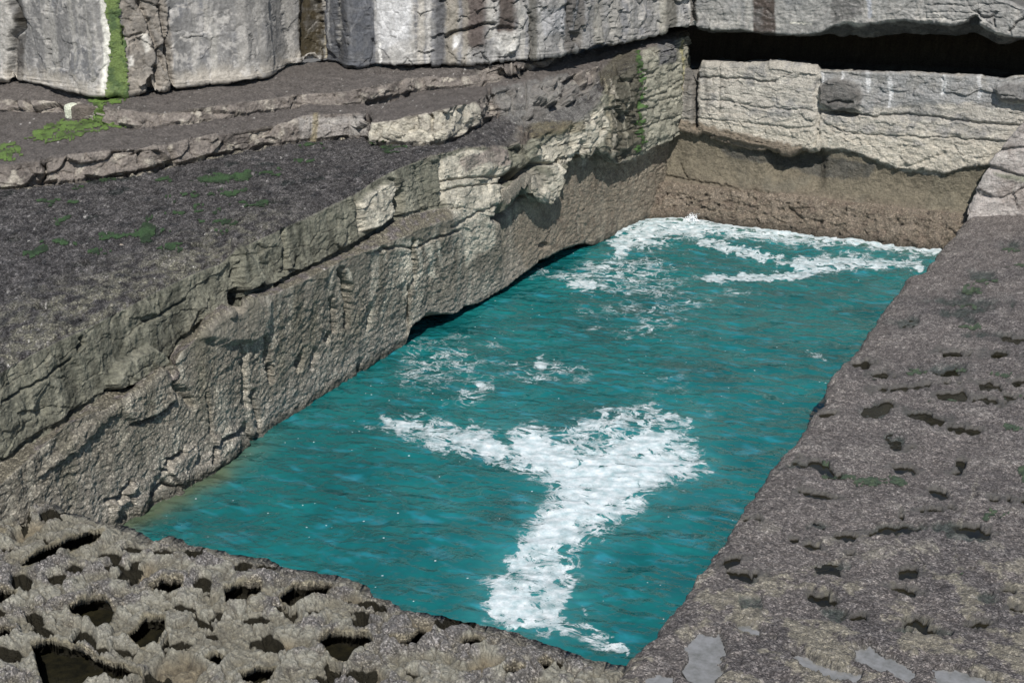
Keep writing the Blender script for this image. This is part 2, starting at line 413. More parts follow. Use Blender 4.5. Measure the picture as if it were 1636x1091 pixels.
Cb = K([(-420, 196), (-250, 188), (0, 180), (110, 184), (165, 200), (220, 205), (312, 196), (403, 183), (477, 172), (550, 169), (588, 165), (665, 147), (775, 137),
        (850, 125, 'x', -1.25), (900, 113, 'x', -1.05), (950, 99, 'x', -.85), (1000, 88, 'x', -.4), (1040, 77, 'x', 0.), (1090, 64, 'x', .25), (1100, 61, 'x', .25)], 'A', .54)
Ct = K([(-420, 172), (-250, 165), (0, 159), (110, 166), (158, 170), (172, 174), (257, 183), (330, 172), (403, 165), (470, 154), (550, 147), (600, 139), (665, 126), (768, 124),
        (850, 113, 'x', -1.5), (900, 101, 'x', -1.25), (950, 90, 'x', -1.05), (1000, 79, 'x', -.55), (1040, 70, 'x', -.1), (1090, 60, 'x', .2), (1100, 57, 'x', .2)], 'A', .64)
Ct = Ct * (1 - _m) + _m * over(Cb, [(-420, 172), (-250, 165), (0, 159), (110, 166), (158, 170), (172, 174), (257, 182), (330, 172), (403, 164), (470, 153), (550, 147), (600, 139), (665, 126), (768, 122), (850, 113)], SU, .16)
Lf = K([(-420, 118), (-250, 122), (0, 131), (161, 152), (205, 153), (275, 145), (440, 127), (500, 126), (550, 121), (610, 110), (700, 107), (800, 106), (830, 105),
        (900, 92, 'x', -1.5), (958, 79, 'x', -1.2), (1020, 66, 'x', -.6), (1087, 52, 'x', .1), (1100, 49, 'x', .1)], 'A', .95)
Lr = Lf + np.array([-1.3, 1.6, .1])
seq = [(c0, 4), (c1, 14), (c2, 230), (c3, 20), (c4, 120), (c5, 150), (Bb, 36), (Bt, 40), (Cb, 26), (Ct, 40), (Lf, 8), (Lr, 0)]
rows = []; sid = []
for i, (cv, n) in enumerate(seq[:-1]):
    nx = seq[i + 1][0]
    for k in range(n):
        t = k / n; rows.append(cv * (1 - t) + nx * t); sid.append(i + t)
rows.append(Lr); sid.append(len(seq) - 1)
P = np.array(rows); sid = np.array(sid)
P[18:] = smooth_rows(P[18:], 3); P = smooth_rows(P, 4, 1)
U, V = chart(P); Nn = grid_normals(P); S = np.broadcast_to(sid[:, None], U.shape)
if Nn[100, 500, 0] < 0: Nn = -Nn
Y = P[..., 1]; Z = P[..., 2]
seg = np.floor(S).astype(int)
top = ss(.55, .85, Nn[..., 2])
face = 1 - top
lower = ((S >= 2) & (S < 3)); shelf = (S >= 3) & (S < 4); upper = (S >= 4) & (S < 5); bench = (S >= 5) & (S < 6)

# ---- relief
d = .05 * fbm(P, .9, 5, seed=1) + .025 * fbm(P, 4., 4, seed=2)
w1, w2, wi = worley(P, 8.0, 1)                                  # barnacle honeycomb low on the wall
barn = (ss(.2, .8, face) * ((S < 3.2) & (S > 1)) * (1 - ss(1.7, 2.6, Z + .5 * fbm(P, .8, 3, seed=9)))).astype(F)
far = ss(780, 900, U)
d += barn * (-.026 * np.clip(1 - w1 * 1.3, 0, 1) + .02 * fbm(P, 9, 2, ridge=True, seed=4))
flute = fbm(P, 1.0, 4, seed=5, st3=(2.6, 2.6, .35))
d += face * np.where(upper, .10, .05) * flute
rid = fbm(P, 1.6, 4, ridge=True, seed=6, st3=(1, 1, 1.4))
bed = fbm(P, 1.0, 3, ridge=True, seed=8, st3=(.25, .25, 6.))    # bedding on the faces
d += face * (S > 4.05) * (.05 * rid + .03 * bed * ss(560, 760, U))
# loose, blocky rubble low down near the front
wb1, wb2, wbi = worley(P, 2.6, 3)
kn = ss(0, 14, dpoly(U, V, [(165, 800), (240, 735), (330, 690), (400, 670), (425, 700), (330, 770), (230, 840), (170, 840)]) + rough_near(U, V, 3, 10))
d += lower * kn * (.14 * (wbi - .5) + .06 * rid)
fh, fc = facets(warp(P, .18) * np.array([1, 1, 1.4]), 1.5, 5); fh2, fc2 = facets(warp(P, .08, 3.) , 4.0, 6)
fb = worley(warp(P, .25) * np.array([1, 1, 1.5]), 1.6, 5); blk = (fb[2] - .5) * 2; crk = ss(.0, .12, fb[1] - fb[0])
ms = (S >= 6) * face
frac = (S >= 3.95) * face * ss(740, 830, U)
d += ms * (.09 * fh + .03 * fh2 - .03 * ss(.06, 0, fc)) + frac * (.10 * fh * (1 - .6 * ss(1000, 1040, U)) + .035 * fh2 * (1 - .6 * ss(1000, 1040, U)) - .04 * ss(.05, 0, fc) - .012 * ss(.1, 0, fc2))
d += upper * face * ss(800, 720, U) * (.03 * fh + .012 * fh2 - .02 * ss(.04, 0, fc))
d += lower * face * ss(840, 720, U) * ss(.8, 1.6, Z) * (.014 * fh + .008 * fh2)
d += .014 * fbm(P, 11, 3, ridge=True, seed=14) + lower * far * (.04 * fbm(P, 3.2, 4, gain=.6, ridge=True, seed=15, st3=(1, 1, .7)) + .015 * fbm(P, 9, 3, seed=16))
# steps' tops gently scalloped
d += top * (S > 5) * (.05 * fbm(P, 1.7, 4, ridge=True, seed=12) + .03 * fbm(P, 4.5, 4, seed=13))
wp1, wp2, wpi = worley(P, 1.5, 21)
slots = bench * top * ss(.30, .17, wp1) * (wpi > .72) * (1 - ss(420, 560, U))
d -= .14 * slots - bench * top * .03 * fbm(P, 7., 3, ridge=True, seed=79)

def cut(pts, wpx, dep, msk=1.0, seed=0):
    global d
    x = dline(*wob(U, V, seed, .8), pts) + rough_near(U, V, seed, 1.2, .2)
    d = d - dep * np.exp(-(x / wpx) ** 2) * msk
def hole(cx, cy, rx, ry, dep, rot=0., soft=3.):
    global d
    d = d - dep * ss(-soft * .3, soft, dell(*wob(U, V, int(cx), .6), cx, cy, rx, ry, rot) + rough_near(U, V, int(cx), 2.0, .16))
def block(pts, h, soft=3., seed=0, msk=1.0):
    global d
    d = d + h * ss(-soft, soft, dpoly(*wob(U, V, seed, .7), pts) + rough_near(U, V, seed + 3, 1.5, .16)) * msk
nb = (S < 5.3)
block([(60, 760), (120, 690), (190, 642), (240, 600), (258, 588), (273, 602), (276, 636), (265, 655), (240, 666), (212, 676), (196, 660), (170, 668), (120, 720)], .08, 4)
block([(165, 612), (185, 575), (232, 552), (255, 575), (250, 592), (215, 610), (175, 622)], .20, 4)
block([(330, 505), (372, 488), (402, 478), (430, 480), (425, 530), (400, 545), (350, 545), (320, 540)], .12, 8)
block([(368, 415), (374, 398), (396, 400), (402, 425), (408, 447), (394, 461), (381, 466), (372, 450)], .22, 2.5)
hole(375, 480, 12, 19, .45); cut([(398, 463), (412, 458), (418, 462)], 3.5, .25)
cut([(268, 578), (276, 600), (282, 618), (296, 632), (304, 640)], 6, .22)
cut([(4, 735), (60, 695), (117, 661), (160, 632)], 2.2, .10); cut([(285, 549), (310, 524), (350, 499), (385, 479), (440, 454), (500, 424), (560, 394), (600, 369), (640, 345)], 2.2, .14)
cut([(210, 676), (240, 669), (262, 657), (274, 642)], 3, .16)
cut([(387, 548), (391, 573), (390, 602), (392, 645)], 2.6, .24); cut([(402, 626), (405, 650), (411, 668), (408, 705)], 2.6, .2)
cut([(328, 628), (334, 650), (336, 690)], 2, .14)
hole(426, 558, 5, 27, .3); hole(431, 597, 6, 18, .32); hole(479, 578, 6, 20, .22, .25); hole(524, 540, 5, 11, .2)
cut([(548, 432), (554, 470), (553, 520)], 4, .28); cut([(531, 478), (534, 528)], 3, .16); cut([(590, 490), (586, 526)], 3, .14); cut([(503, 560), (498, 585)], 3, .12)
cut([(575, 575), (573, 595)], 3, .16); cut([(655, 455), (652, 520)], 2.6, .2); cut([(661, 385), (662, 455)], 2.5, .14)
cut([(340, 738), (346, 705), (372, 697), (392, 684)], 3, .2); cut([(392, 680), (398, 700), (408, 725)], 4, .2)
cut([(170, 800), (205, 790)], 3, .12); cut([(262, 752), (268, 735), (290, 722)], 3, .18); cut([(245, 790), (262, 770), (275, 778)], 3, .18); cut([(190, 800), (204, 772)], 4, .16)
cut([(452, 370), (455, 425), (452, 450)], 2.6, .2); cut([(372, 408), (369, 440)], 2, .16); cut([(470, 428), (474, 412)], 2, .12); cut([(120, 560), (128, 548), (126, 540)], 3, .15)
cut([(165, 625), (225, 612), (256, 592)], 2, .16); cut([(0, 640), (55, 610), (110, 575)], 2, .10); cut([(230, 515), (262, 500), (290, 478)], 2, .10)
hole(632, 325, 12, 19, .5); cut([(625, 290), (630, 306), (640, 308)], 3, .15)
block([(568, 318), (600, 300), (624, 290), (629, 310), (620, 350), (600, 362), (572, 370)], .12, 3)
cut([(563, 312), (572, 350), (572, 372)], 2.4, .14)
cut([(602, 402), (640, 392), (662, 398), (700, 380), (735, 366)], 1.8, .10)
cut([(705, 290), (760, 284), (806, 282)], 1.8, .10); cut([(706, 305), (760, 296), (802, 292)], 1.6, .08); cut([(640, 350), (700, 340), (735, 333)], 2, .06); cut([(722, 362), (765, 340), (800, 326)], 1.8, .10)
cut([(806, 290), (822, 276), (846, 270), (858, 262)], 6, .5); cut([(794, 348), (806, 330), (826, 312), (842, 306)], 6, .45)
cut([(858, 262), (880, 262), (900, 254)], 2.4, .25); hole(842, 272, 16, 9, .3, -.2)
cut([(895, 250), (897, 285)], 2.4, .2); cut([(906, 255), (930, 240)], 3, .2); cut([(912, 205), (916, 240)], 2.4, .12)
hole(868, 392, 10, 6, .1); cut([(700, 250), (706, 300), (702, 330)], 3, .1)
block([(740, 250), (770, 238), (800, 240), (816, 256), (808, 275), (770, 278)], .12, 8)
cut([(840, 190), (842, 215), (838, 232)], 4, .18)
# joints and slots higher up on the steps
cut([(586, 188), (590, 200), (588, 226)], 3, .25, (S > 5.5)); cut([(688, 182), (690, 206)], 2.5, .15, (S > 5.5)); cut([(782, 148), (786, 166), (778, 188)], 3.5, .25, S > 5.5)
cut([(70, 262), (73, 280), (60, 292), (90, 290)], 3, .25, S > 5.5); cut([(268, 236), (276, 262)], 3, .25, S > 5.5); cut([(140, 284), (180, 285), (240, 272), (275, 262)], 3, .2, S > 5.5)
cut([(0, 303), (73, 297), (220, 278), (312, 257), (403, 238), (477, 226), (584, 221)], 2.2, .16, (S > 5.5) & (S < 6.6))
cut([(592, 232), (640, 231), (716, 230), (750, 211), (786, 188)], 2.6, .22, (S > 5.5) & (S < 6.6))
cut([(165, 201), (220, 206), (312, 196), (403, 183), (477, 172)], 1.8, .12, (S > 7.5) & (S < 8.6)); cut([(588, 166), (610, 160), (650, 152)], 3, .35, (S > 7.5) & (S < 8.6)); cut([(660, 148), (775, 138)], 2, .1, S > 7.5)
hole(162, 186, 4, 16, .5); cut([(95, 168), (112, 182)], 3, .2, S > 7.5); cut([(45, 165), (58, 178)], 3, .2, S > 7.5)
for i, (x0, x1, y) in enumerate([(600, 690, 112), (690, 780, 118), (800, 960, 0), (790, 900, 172), (880, 985, 150), (905, 975, 165)]):
    if y: cut([(x0, y + 6), ((x0 + x1) / 2, y), (x1, y - 10)], 2.2, .10, (S > 5), i)
for i in range(9):
    x = 790 + i * 24; cut([(x, 150 - i * 6), (x + 6, 190 - i * 5)], 1.8, .10, S > 5, 60 + i)
for i, (a, b) in enumerate([((985, 132), (1050, 112)), ((985, 190), (1085, 150)), ((975, 215), (1080, 185)), ((1020, 110), (1050, 118)), ((1030, 160), (1085, 130))]):
    cut([a, ((a[0] + b[0]) / 2, (a[1] + b[1]) / 2 + 4), b], 1.8, .06, S > 4, 80 + i)
d *= ss(-.5, 0.6, sid)[:, None]
P0 = P.copy()
P = P + Nn * d[..., None]

# ---- colour (stone's own: shells, lichen, algae, stains)
n_lo = fbm(P, .8, 4, seed=31); n_md = fbm(P, 3.5, 4, seed=32); n_hi = fbm(P, 14., 3, seed=33)
rn = lambda s, a=5., f=.06: rough_near(U, V, s, a, f)
col = np.zeros(P.shape, F) + np.array([.20, .182, .148], F)
col = mixc(col, (lower * ss(1.2, .2, Z + .4 * n_lo)), (.30, .275, .235), .9)
col = mixc(col, lower * far, (.25, .215, .17), .9)
col = mixc(col, shelf * (S < 3.9) * (U < 735), (.155, .14, .105)); col = mixc(col, shelf * (S < 3.9) * (U < 735) * ss(0, .2, n_md), (.12, .105, .11), .7)
col = mixc(col, upper.astype(F), (.155, .155, .118), .85)
vst = fbm(P, 1.0, 4, seed=35, st3=(4, 4, .3))
col = mixc(col, upper * ss(.05, .3, vst), (.055, .056, .042), .7)
col = mixc(col, upper * ss(.1, .35, -vst), (.28, .27, .21), .6)
vs2 = fbm(P, 1.0, 4, seed=36, st3=(2.2, 2.2, .25))
col = mixc(col, lower * ss(.05, .35, vst) * ss(.7, 1.8, Z), (.095, .09, .065), .6)
col = mixc(col, lower * ss(.05, .3, vs2), (.40, .375, .31), .55 )
col = mixc(col, lower * ss(.05, .3, -vs2) * ss(.3, 1., Z), (.15, .14, .105), .6)
darkt = (.072, .067, .065)
col = mixc(col, top * (S > 4.3), darkt)
col = mixc(col, top * (S > 6.5), (.100, .088, .080))
edge = bench * ss(.38, .1, S - 5) * (1 - ss(330, 520, U))
col = mixc(col, edge * ss(-.25, .2, n_md), (.20, .19, .135), .85)
col = mixc(col, bench * ss(.15, .42, n_md + .5 * n_hi), (.135, .125, .12), .5)
col = mixc(col, bench * ss(.12, .4, fbm(P, 2.5, 3, seed=37)), (.028, .03, .032), .8 )
hw = worley(warp(P, .35, 1.6, 5) * np.array([1, 1, .1]), 1.25, 77); hol2 = ss(.32, .22, hw[0] + .12 * n_hi) * (hw[2] > .45) * bench * ss(.05, .4, S - 5 + .3 * n_md) * (1 - ss(560, 700, U))
col = mixc(col, hol2, (.022, .028, .026), .85)
tex = fbm(P, 9., 4, gain=.65, seed=78); col = mixc(col, bench * ss(.08, .3, tex), (.17, .158, .155), .65); col = mixc(col, bench * ss(.05, .3, -tex), (.03, .029, .03), .6)
col = mixc(col, slots, (.012, .02, .018), .9)
# step faces
fB = ms * ss(.2, .7, face)
col = mixc(col, fB, (.20, .175, .155))
col = mixc(col, fB * ss(.0, .3, n_lo + n_md * .6), (.065, .055, .05), .75)
col = mixc(col, fB * ss(.05, .35, n_md), (.36, .33, .28), .8)
cream = (.46, .43, .355)
def zone(pts, rgb, k=1., amp=7., soft=3., msk=1., f=.06, seed=1):
    global col
    m = ss(-soft, soft, dpoly(U, V, pts) + rn(seed, amp, f)) * msk
    col = mixc(col, m * (.75 + .25 * ss(-.2, .1, n_md)), rgb, k)
    return m
def streak(pts, wpx, rgb, k=1., msk=1., seed=2):
    global col
    x = dline(*wob(U, V, seed, .5), pts) + rn(seed, 3., .16)
    col = mixc(col, ss(wpx, wpx * .4, x) * msk, rgb, k)
zone([(592, 228), (588, 200), (640, 190), (683, 181), (757, 166), (762, 190), (740, 212), (716, 228), (650, 230)], cream, .9, 6, msk=(S > 5.5) * face)
zone([(120, 176), (110, 188), (118, 190), (160, 188), (158, 172)], (.5, .5, .42), .4, 3, msk=(S > 7))
zone([(475, 190), (585, 186), (585, 216), (480, 222)], (.34, .32, .30), .7, 6, msk=(S > 5.5) * face)
zone([(566, 322), (600, 300), (625, 290), (634, 300), (628, 345), (600, 362), (574, 372)], cream, 1., 4, seed=5, msk=nb)
zone([(642, 300), (634, 320), (645, 345), (664, 340), (664, 312)], (.25, .24, .19), .7, 4, msk=nb)
zone([(698, 258), (740, 240), (790, 246), (814, 262), (806, 285), (803, 325), (795, 355), (788, 392), (764, 408), (745, 424), (741, 400), (732, 368), (716, 335), (704, 320)], cream, 1., 6, seed=6)
zone([(730, 255), (790, 236), (812, 256), (800, 272), (770, 262), (740, 275)], (.16, .13, .12), .75, 5, seed=7)
zone([(636, 388), (658, 380), (662, 420), (656, 462), (642, 472), (640, 430)], cream, .95, 5, seed=8)
streak([(668, 388), (672, 420), (664, 462)], 5, cream, .95); streak([(684, 392), (692, 425), (690, 440)], 7, cream, .9); streak([(696, 378), (704, 410), (705, 425)], 3.5, cream, .8); streak([(555, 430), (560, 448)], 3, cream, .8); streak([(615, 400), (617, 415)], 3, cream, .6)
zone([(832, 318), (848, 312), (866, 340), (850, 352), (838, 348)], cream, .95, 4, seed=9)
zone([(856, 256), (858, 240), (900, 212), (935, 190), (962, 165), (968, 205), (950, 240), (925, 246), (900, 262), (890, 322), (864, 322), (852, 306), (872, 296), (880, 272)], cream, .95, 6, seed=10)
zone([(828, 282), (860, 268), (876, 285), (860, 305), (830, 300)], (.27, .25, .21), .8, 4, seed=11)
zone([(822, 240), (850, 222), (905, 205), (880, 190), (830, 195)], (.13, .11, .09), .8, 6, seed=12)
zone([(780, 145), (900, 120), (960, 150), (940, 190), (860, 215), (800, 190)], (.165, .16, .15), .8, 8, seed=13)
zone([(840, 200), (930, 195), (930, 210), (850, 222)], (.13, .11, .06), .7, 6, seed=14)
dk = zone([(955, 118), (985, 88), (1018, 78), (1026, 240), (990, 264), (958, 240), (972, 200), (968, 150)], (.085, .078, .058), .95, 4, seed=15, msk=(S > 4))
zone([(1024, 85), (1060, 72), (1095, 60), (1095, 212), (1040, 240), (1024, 250)], (.29, .28, .225), 1., 3, seed=16, msk=(S > 4))
zone([(1050, 72), (1078, 62), (1080, 100), (1050, 105)], (.10, .10, .11), .9, 4, seed=18, msk=(S > 4))
for x, c in ((976, (.36, .33, .27)), (999, (.30, .28, .22)), (968, (.3, .27, .2))):
    streak([(x, 130), (x + 2, 190), (x - 2, 245)], 2.6, c, .8, msk=(S > 4))
streak([(1086, 70), (1090, 110), (1088, 150)], 3, (.42, .38, .18), .7, msk=(S > 4))
streak([(505, 186), (500, 222)], 6, (.20, .165, .08), .6, msk=(S > 5.5))
streak([(0, 303), (73, 299), (220, 282), (312, 260), (403, 241), (477, 230), (560, 222)], 2.6, (.36, .32, .24), .7, msk=(S > 5))
# small pale specks scattered over the tops
sp = worley(P, 5.5, 9); col = mixc(col, (sp[0] < .13) * (sp[2] > .6) * top * 1., (.5, .48, .45), .7)
# lower slope at the far end: olive brown
zone([(830, 300), (900, 262), (985, 268), (1040, 245), (1090, 222), (1060, 330), (1035, 350), (900, 395), (840, 430), (820, 380)], (.185, .158, .12), .75, 8, msk=lower)
col = mixc(col, lower * far * ss(0, .3, fbm(P, 5., 4, seed=38)), (.11, .085, .062), .6)
col = mixc(col, bench * ss(.08, .3, fbm(P, 6., 4, seed=39)), (.035, .033, .035), .7)
col = mixc(col, (S < 4) * ss(.28, .08, Z + .12 * n_md), (.06, .058, .045), .75)
col *= (1 + .55 * n_hi + .4 * n_md)[..., None]
mus = np.clip(.15 + barn * .5 + top * (S > 4.3) * .85 + shelf * .8, 0, 1)
mus = mus * (1 - ss(620, 760, U) * .5) * (1 - .6 * (S > 6.5))
wetz = ss(-3, 3, dpoly(U, V, [(780, 145), (900, 120), (960, 150), (940, 190), (860, 215), (800, 190)]))
wet = np.clip(.25 * top + .5 * wetz + dk * .7 + .3 * n_lo, 0, .9)
at = dict(mus=mus, wet=wet)
def part(name, a, b, mat=ROCK):
    i0 = int(np.searchsorted(sid, a - 1e-6)); i1 = int(np.searchsorted(sid, b - 1e-6)) + 1
    o = mesh_from_grid(name, P[i0:i1], mat, col[i0:i1], {k: v[i0:i1] for k, v in at.items()})
    return o
tag(part('pool_wall', 0, 5), 'long grey brown rock wall rising from the water on the left of the pool', 'rock wall', 'structure')
tag(part('rock_bench', 5, 6, LEDGE), 'broad dark mussel covered rock bench above the long pool wall', 'rock bench', 'structure')
tag(part('rock_step', 6, 8), 'low pale edged rock step rising from the dark bench', 'rock step', 'structure')
tag(part('rock_slab', 8, 11), 'topmost rock slab running along the foot of the grey cliff', 'rock slab', 'structure')
# green weed on the bench and the steps
def weed(name, label, spots, lift=.012, th=0., cmul=1., rgb=(.075, .15, .03), dens=.30, lo=5.0):
    m = np.full(U.shape, -1e3, F)
    for s_ in spots:
        if isinstance(s_, list): m = np.maximum(m, dpoly(U, V, s_))
        else: m = np.maximum(m, dell(U, V, *s_))
    nn = fbm(P, 5.0, 5, gain=.7, seed=71); n2 = fbm(P, 16., 3, seed=72); msk = (m + 16 * nn > 2.0) & (S > lo) & (nn + .7 * n2 > -dens + .12)
    Q = P + Nn * (lift + .03 * np.clip(nn, 0, 1))[..., None]
    cc = np.zeros(P.shape, F) + np.array(rgb, F); cc = mixc(cc, ss(-.1, .25, n_md), np.array(rgb) * .45)
    o = mesh_from_grid(name, Q, WEED, cc * cmul, {}, mask=msk)
    return tag(o, label, 'green weed', 'stuff')
weed('green_weed', 'dark green weed patches scattered over the mussel covered bench',
     [(355, 291, 45, 7, -.08), (340, 315, 40, 4, -.1), (235, 375, 12, 22, .2), (185, 382, 50, 4, -.1), (60, 405, 22, 7, -.3), (100, 392, 16, 5), (275, 402, 14, 5), (160, 408, 14, 3),
      (80, 326, 20, 3), (115, 328, 10, 3), (100, 356, 12, 4, -.3), (170, 290, 12, 4), (130, 300, 14, 3, -.4), (300, 340, 25, 3, -.1), (345, 343, 12, 4), (260, 291, 12, 4), (390, 285, 22, 5, -.2), (430, 280, 14, 3),
      (495, 236, 12, 4), (625, 241, 14, 3), (620, 247, 9, 2), (480, 262, 12, 3), (600, 226, 10, 2), (360, 372, 12, 3), (400, 330, 20, 3), (350, 360, 20, 3)], rgb=(.032, .070, .022), cmul=1.)
weed('bright_weed', 'bright yellow green weed on the rock step below the cliff',
     [[(40, 222), (90, 200), (150, 190), (205, 205), (160, 212), (110, 225), (70, 230)], (15, 248, 20, 12), (12, 240, 14, 8), [(140, 160), (165, 155), (205, 158), (190, 168), (165, 170), (164, 190), (140, 200), (158, 178)]],
     rgb=(.105, .175, .035), dens=.10, lo=6.)
GL = (P, U, V)
# narrow green trickle down the far wall
weed('trickle_weed', 'thin dark green weed trickle down the wet far wall', [[(1015, 85), (1023, 84), (1025, 160), (1022, 240), (1015, 245), (1018, 160)]], rgb=(.06, .12, .03), dens=.05, lo=4.)
# ================================================================== CLIFF above the steps
CU = np.arange(-420, 1103, 1.5)
lip = curve([(-420, 118), (-250, 121), (0, 128), (40, 129), (90, 141), (160, 154), (205, 150), (250, 145), (285, 140), (330, 134), (400, 128), (430, 121), (448, 112), (460, 106), (490, 100), (520, 96),
             (545, 100), (560, 109), (580, 106), (600, 103), (640, 105), (700, 102), (760, 101), (800, 98), (830, 95), (880, 91), (930, 80), (960, 74), (1010, 64),
             (1050, 54, 'x', .1), (1085, 44, 'x', .6), (1103, 40, 'x', .8)], CU, 'A', 1.06)
rows = []; h = []
for t in np.linspace(0, 1, 12): rows.append((lip + np.array([-1.2, 1.4, .25])) * (1 - t) + lip * t); h.append(-1 + t)
for z in np.concatenate([np.arange(.012, 3.2, .016), np.linspace(3.25, 4.4, 24)]):
    rows.append(lip + np.array([-.04 * z, .02 * z, z])); h.append(z)
for t in range(1, 16): rows.append(lip + np.array([-.2 - t * .9, .1 + t * .9, 4.4 + .1 * t])); h.append(4.4)
P = np.array(rows); h = np.array(h)[:, None] + 0 * CU[None]
P[10:] = smooth_rows(P[10:], 3); P = smooth_rows(P, 5, 1)
U, V = chart(P); Nn = grid_normals(P)
if Nn[60, 500, 0] < 0: Nn = -Nn
fh, fc = facets(warp(P, .25) * np.array([1, 1, .55]), .9, 5); fh2, fc2 = facets(warp(P, .1, 3.) * np.array([1, 1, .8]), 2.6, 6)
d = .04 * fbm(P, .7, 4, seed=101) + .012 * fbm(P, 4, 3, seed=102) + .015 * fbm(P, 1., 3, seed=103, st3=(2, 2, .25)) + .035 * fh + .006 * fh2 - .015 * ss(.03, 0, fc)
fw = worley(warp(P, .4) * np.array([1, 1, .6]), 1.1, 7); crk = ss(0, .08, fw[1] - fw[0])
rg = ss(560, 760, U) + ss(12, -6, np.abs(U - 235) - 38)
rg = np.clip(rg, .12, 1)
d += rg * (.045 * fh2 - .02 * ss(.06, 0, fc2) + .06 * fbm(P, 2.2, 4, ridge=True, seed=104))
fl_ = worley(warp(P, .25) * np.array([1, 1, .8]), 2.4, 17); d += .014 * (fl_[2] - .5)
lam = fbm(P, 1., 3, ridge=True, seed=105, st3=(.5, .5, 12.)); d += .03 * lam * ss(.30, .05, h)
cut([(18, 0), (30, 25), (36, 45), (24, 60), (20, 90), (22, 125)], 5, .16); block([(-60, 0), (14, 0), (30, 30), (34, 44), (22, 60), (16, 125), (-60, 125)], .12, 3)
cut([(220, 0), (235, 35), (250, 80), (262, 110)], 2.4, .15); cut([(252, 10), (258, 40), (262, 60), (272, 115), (274, 140)], 2.6, .2); cut([(196, 60), (205, 58), (225, 55)], 2.2, .1); cut([(248, 108), (250, 140)], 3, .3); hole(241, 135, 9, 14, .4)
cut([(195, 45), (198, 70)], 3, .12)
block([(395, -20), (470, -20), (472, 93), (440, 90), (400, 92)], .0, 2)
hole(497, 40, 18, 80, .18, 0, 5); cut([(516, 0), (517, 60), (520, 95)], 2, .1)
block([(520, -10), (540, -10), (546, 60), (540, 88), (524, 78)], .10, 3); block([(580, 0), (596, 20), (600, 70), (592, 60), (585, 40)], .08, 2)
block([(524, 80), (540, 88), (600, 60), (600, 103), (558, 110), (540, 100)], .0, 3)
cut([(712, 60), (730, 52), (752, 45), (790, 38)], 2.6, .22); cut([(670, 84), (680, 88), (692, 84)], 1.8, .1); hole(808, 47, 26, 7, .10)
cut([(845, 20), (850, 60), (845, 90)], 2, .12); cut([(905, 10), (915, 60)], 3, .15); cut([(960, 0), (965, 40)], 2.4, .12); hole(920, 60, 10, 10, .15)
block([(795, 52), (830, 52), (826, 80), (800, 92), (792, 75)], .10, 4)
P = P + Nn * d[..., None]
n_lo = fbm(P, .9, 4, seed=131); n_md = fbm(P, 3.5, 4, seed=132); n_hi = fbm(P, 13., 3, seed=133)
vs = fbm(P, 1.0, 4, seed=134, st3=(3.5, 3.5, .18))
col = np.zeros(P.shape, F) + np.array([.225, .22, .213], F)
col = mixc(col, ss(-.05, .25, n_lo + .4 * n_md), (.17, .172, .182), .8)
col = mixc(col, ss(.08, .35, vs), (.40, .385, .35), .6)
col = mixc(col, ss(.1, .35, -vs), (.13, .128, .125), .55)
col = mixc(col, ss(.5, .1, h + .35 * n_md) * (U < 480), (.46, .42, .36), .75)
lichen = ss(.12, .22, n_md + .25 * n_hi) * (U < 560); col = mixc(col, lichen, (.46, .44, .41), .55)
vn = worley(warp(P, .4), 1.6, 41); col = mixc(col, ss(.05, .01, vn[1] - vn[0]) * (n_lo > .0), (.5, .47, .43), .45)
zone([(18, -10), (36, -10), (44, 30), (36, 48), (28, 40)], (.02, .018, .014), .95, 3, seed=2)
zone([(22, 62), (40, 55), (38, 100), (40, 125), (20, 125)], (.055, .05, .045), .9, 4, seed=3)
zone([(190, 0), (262, -10), (275, 60), (275, 140), (200, 150), (200, 60)], (.20, .175, .145), .8, 5, seed=4)
zone([(158, -10), (172, -10), (178, 60), (180, 90), (172, 110), (172, 150), (160, 152), (163, 120), (166, 90), (164, 60)], (.72, .71, .64), .95, 4, 2.5, seed=5)
zone([(225, 55), (235, 55), (240, 80), (232, 85)], (.6, .58, .53), .9, 3, seed=6); zone([(203, 92), (212, 88), (214, 105), (205, 108)], (.62, .6, .56), .9, 3, seed=8)
zone([(375, -10), (472, -10), (472, 92), (440, 92), (380, 100)], (.33, .315, .29), .5, 5, seed=9)
wetm = zone([(477, -10), (514, -10), (517, 50), (516, 100), (480, 96), (478, 50)], (.045, .036, .02), .97, 3, 2, seed=10)
streak([(519, 0), (519, 50), (521, 95)], 3, (.33, .29, .2), .8)
zone([(480, 92), (512, 90), (513, 96), (484, 98)], (.5, .48, .45), .9, 2, 1.5, seed=11)
zone([(521, -10), (597, -10), (600, 30), (601, 102), (560, 112), (525, 98)], (.085, .09, .102), .95, 4, 2, seed=12)
streak([(531, 0), (530, 50), (533, 75)], 2.5, (.3, .3, .3), .8); streak([(545, 0), (545, 40), (548, 70)], 2, (.34, .33, .31), .7)
zone([(599, -10), (656, -10), (656, 60), (645, 82), (620, 80), (602, 78)], (.56, .56, .56), 1., 7, 7, seed=13)
zone([(620, 76), (655, 60), (660, 100), (612, 102)], (.42, .41, .39), .7, 6, seed=14); streak([(606, 70), (609, 105)], 2.5, (.7, .69, .66), .9)
